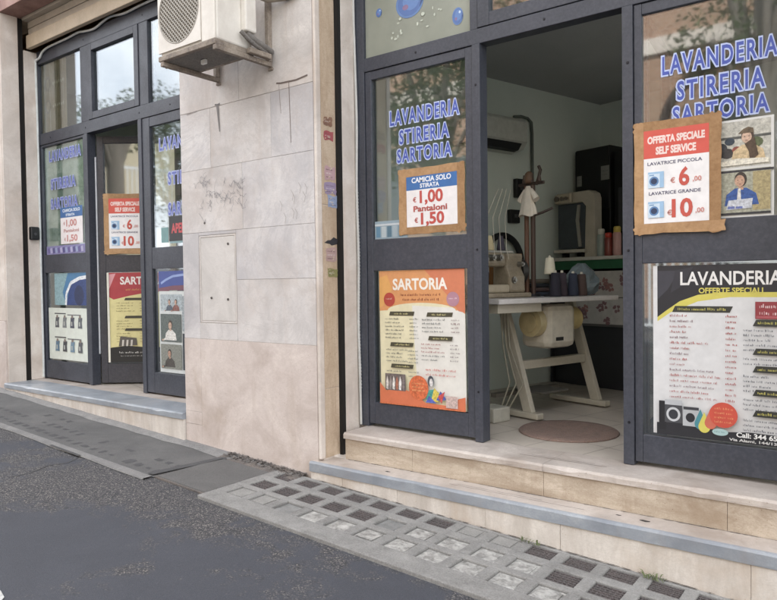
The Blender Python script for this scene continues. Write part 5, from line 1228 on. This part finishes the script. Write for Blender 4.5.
    mb = MB(); mb.lathe((0, 0, 0), [(0, .012), (.20, .012), (.24, .012), (.30, .011), (.308, .004), (.308, .0005)], 36); mb.build('rug_body', rough_mat('brown_rug', [(.3, '#6e5142'), (.7, '#8a6a58')], 20, 150, .95, .6), r_, 0, local=True)
back_counter()

# ================================================================== across the street (seen in the glass)
def tree_mesh(seed, h, rad, nl, leaf):
    rnd = random.Random(seed); tr = MB(); cr = MB()
    th = h*.42
    tr.tube([(0, 0, 0), (.1, .05, th*.5), (.05, .1, th), (.15, 0, h*.7)], h*.022, 8)
    cl = []
    for k in range(11):
        a = rnd.uniform(0, 6.28); q = rad*rnd.uniform(.25, .75); z = h*rnd.uniform(.45, .86)
        c = Vector((q*math.cos(a), q*math.sin(a), z)); cl.append((c, rad*rnd.uniform(.3, .55)))
        tr.tube([(.05, .1, th*.9), tuple(c*.5+Vector((0, 0, th*.5))), tuple(c)], h*.008, 6)
    cl.append((Vector((0, 0, h*.85)), rad*.5))
    for i in range(nl):
        c, r_ = rnd.choice(cl); d = Vector((rnd.gauss(0, 1), rnd.gauss(0, 1), rnd.gauss(0, .8))).normalized()
        p = c+d*r_*rnd.uniform(.35, 1.05)**.6
        a = Vector((rnd.gauss(0, 1), rnd.gauss(0, 1), rnd.gauss(0, 1))).normalized(); b = a.orthogonal().normalized()
        s_ = leaf*rnd.uniform(.6, 1.3)
        cr.add([p-a*s_, p+b*s_*.45, p+a*s_, p-b*s_*.45], [(0, 1, 2, 3)])
    return tr, cr
def opposite():
    specs = [((-9.8, -8.2), 8.6, 3.1, 1, 9000, .085), ((-27, -19), 8.5, 3.8, 2, 7000, .13), ((-33.5, -17), 11.0, 4.2, 3, 8000, .12), ((-48, -20), 12.5, 5.0, 4, 8000, .14), ((-24, -22), 9, 4, 5, 6000, .13), ((-2.45, -10), 11.5, 1.9, 6, 5000, .08), ((-41, -18), 10.8, 5.0, 7, 8000, .14)]
    for i, ((x, y), h, rad, seed, nl, lf) in enumerate(specs):
        t = thing('street_tree', ('dense dark green tree across the street opposite the open doorway', 'tree across the street at the left end of the park row', 'broad tree in the far park row', 'tall tree in the far park row', 'smaller tree nearest in the far park row', 'slim tree against the brick building', 'farthest tree up the street')[i], 'tree', (x, y, gz(x)), 0, 'trees across the street')
        a, b = tree_mesh(seed, h, rad, nl, lf)
        a.build('trunk', M_BARK, t, 0, local=True); b.build('crown', M_LEAF if i in (0, 5) else M_LEAF2, t, 0, local=True)
    t = thing('brick_building', 'brown brick building with an arched gateway across the street', 'building', (-6, -13, gz(-6)))
    mb = MB(); mb.box(-17, -2.8, -18, -13, -1, 11); mb.build('wall', M_BRICK, t)
    mb = MB(); mb.box(-17, -2.8, -12.998, -12.9, 7.3, 7.75); mb.build('string_course', M_CREAM, t)
    mb = MB(); mb.tube([(-3.6+1.75*math.cos(R(a)), -12.95, 4.9+1.9*math.sin(R(a))) for a in range(0, 181, 9)], .13, 8); mb.box(-5.48, -5.22, -12.998, -12.85, -.5, 4.9); mb.build('arch_moulding', P('#3d322c', .8), t)
    mb = MB(); mb.box(-4.0, -3.2, -12.998, -12.97, -.5, 6.1); mb.build('gate', M_DARK, t)
    for k in range(3):
        mb = MB(); x = -15.5+3.2*k; mb.box(x, x+1.1, -12.998, -12.95, 3.2, 5.2); mb.build('window', P('#4a5054', .2), t)
    t = thing('cream_building', 'cream building with a white cornice across the street', 'building', (2, -14, gz(2)))
    mb = MB(); mb.box(-2.6, 14, -20, -14, -1.5, 9.0); mb.build('wall', P('#b8ae98', .8), t)
    mb = MB(); mb.box(-2.6, 14, -13.998, -13.6, 8.2, 8.7); mb.build('cornice', P('#d6d2c8', .7), t)
    for k in range(3):
        mb = MB(); x = 3.2+3.0*k; mb.box(x, x+1.2, -13.998, -13.95, 3.0, 5.4); mb.build('window', P('#54606a', .2), t)
    mb = MB(); mb.box(-2.55, 2.4, -13.998, -12.95, 3.75, 3.95); mb.build('balcony_slab', M_CREAM, t)
    mb = MB(); mb.box(-2.55, 2.4, -13.0, -12.96, 4.9, 4.98)
    for k in range(33): mb.box(-2.54+.15*k, -2.50+.15*k, -12.99, -12.97, 3.951, 4.899)
    mb.build('balcony_railing', P('#d6d8dc', .5), t)
    t = thing('brown_building', 'brown rendered building further up the street opposite', 'building', (-21, -13, gz(-21)))
    mb = MB(); mb.box(-22, -17.6, -19, -13, -1, 9); mb.build('wall', P('#8a7058', .85), t); mb = MB(); mb.box(-22.3, -17.5, -19.2, -12.8, 9.002, 9.3); mb.build('roof', P('#7a5a48', .8), t)
    t = thing('railing', 'white railing along the opposite pavement', 'fence', (-3, -9, gz(-3)))
    mb = MB()
    for k in range(70): x = -9+.17*k; mb.box(x, x+.05, -9.02, -8.98, .15, 1.6)
    mb.build('bars', P('#c9ccd0', .5), t, slope=True)
    mb = MB(); mb.box(-9.1, 3, -9.04, -8.96, .1, .149); mb.box(-9.1, 3, -9.04, -8.96, 1.601, 1.68); mb.build('rails', P('#c9ccd0', .5), t, slope=True)
opposite()
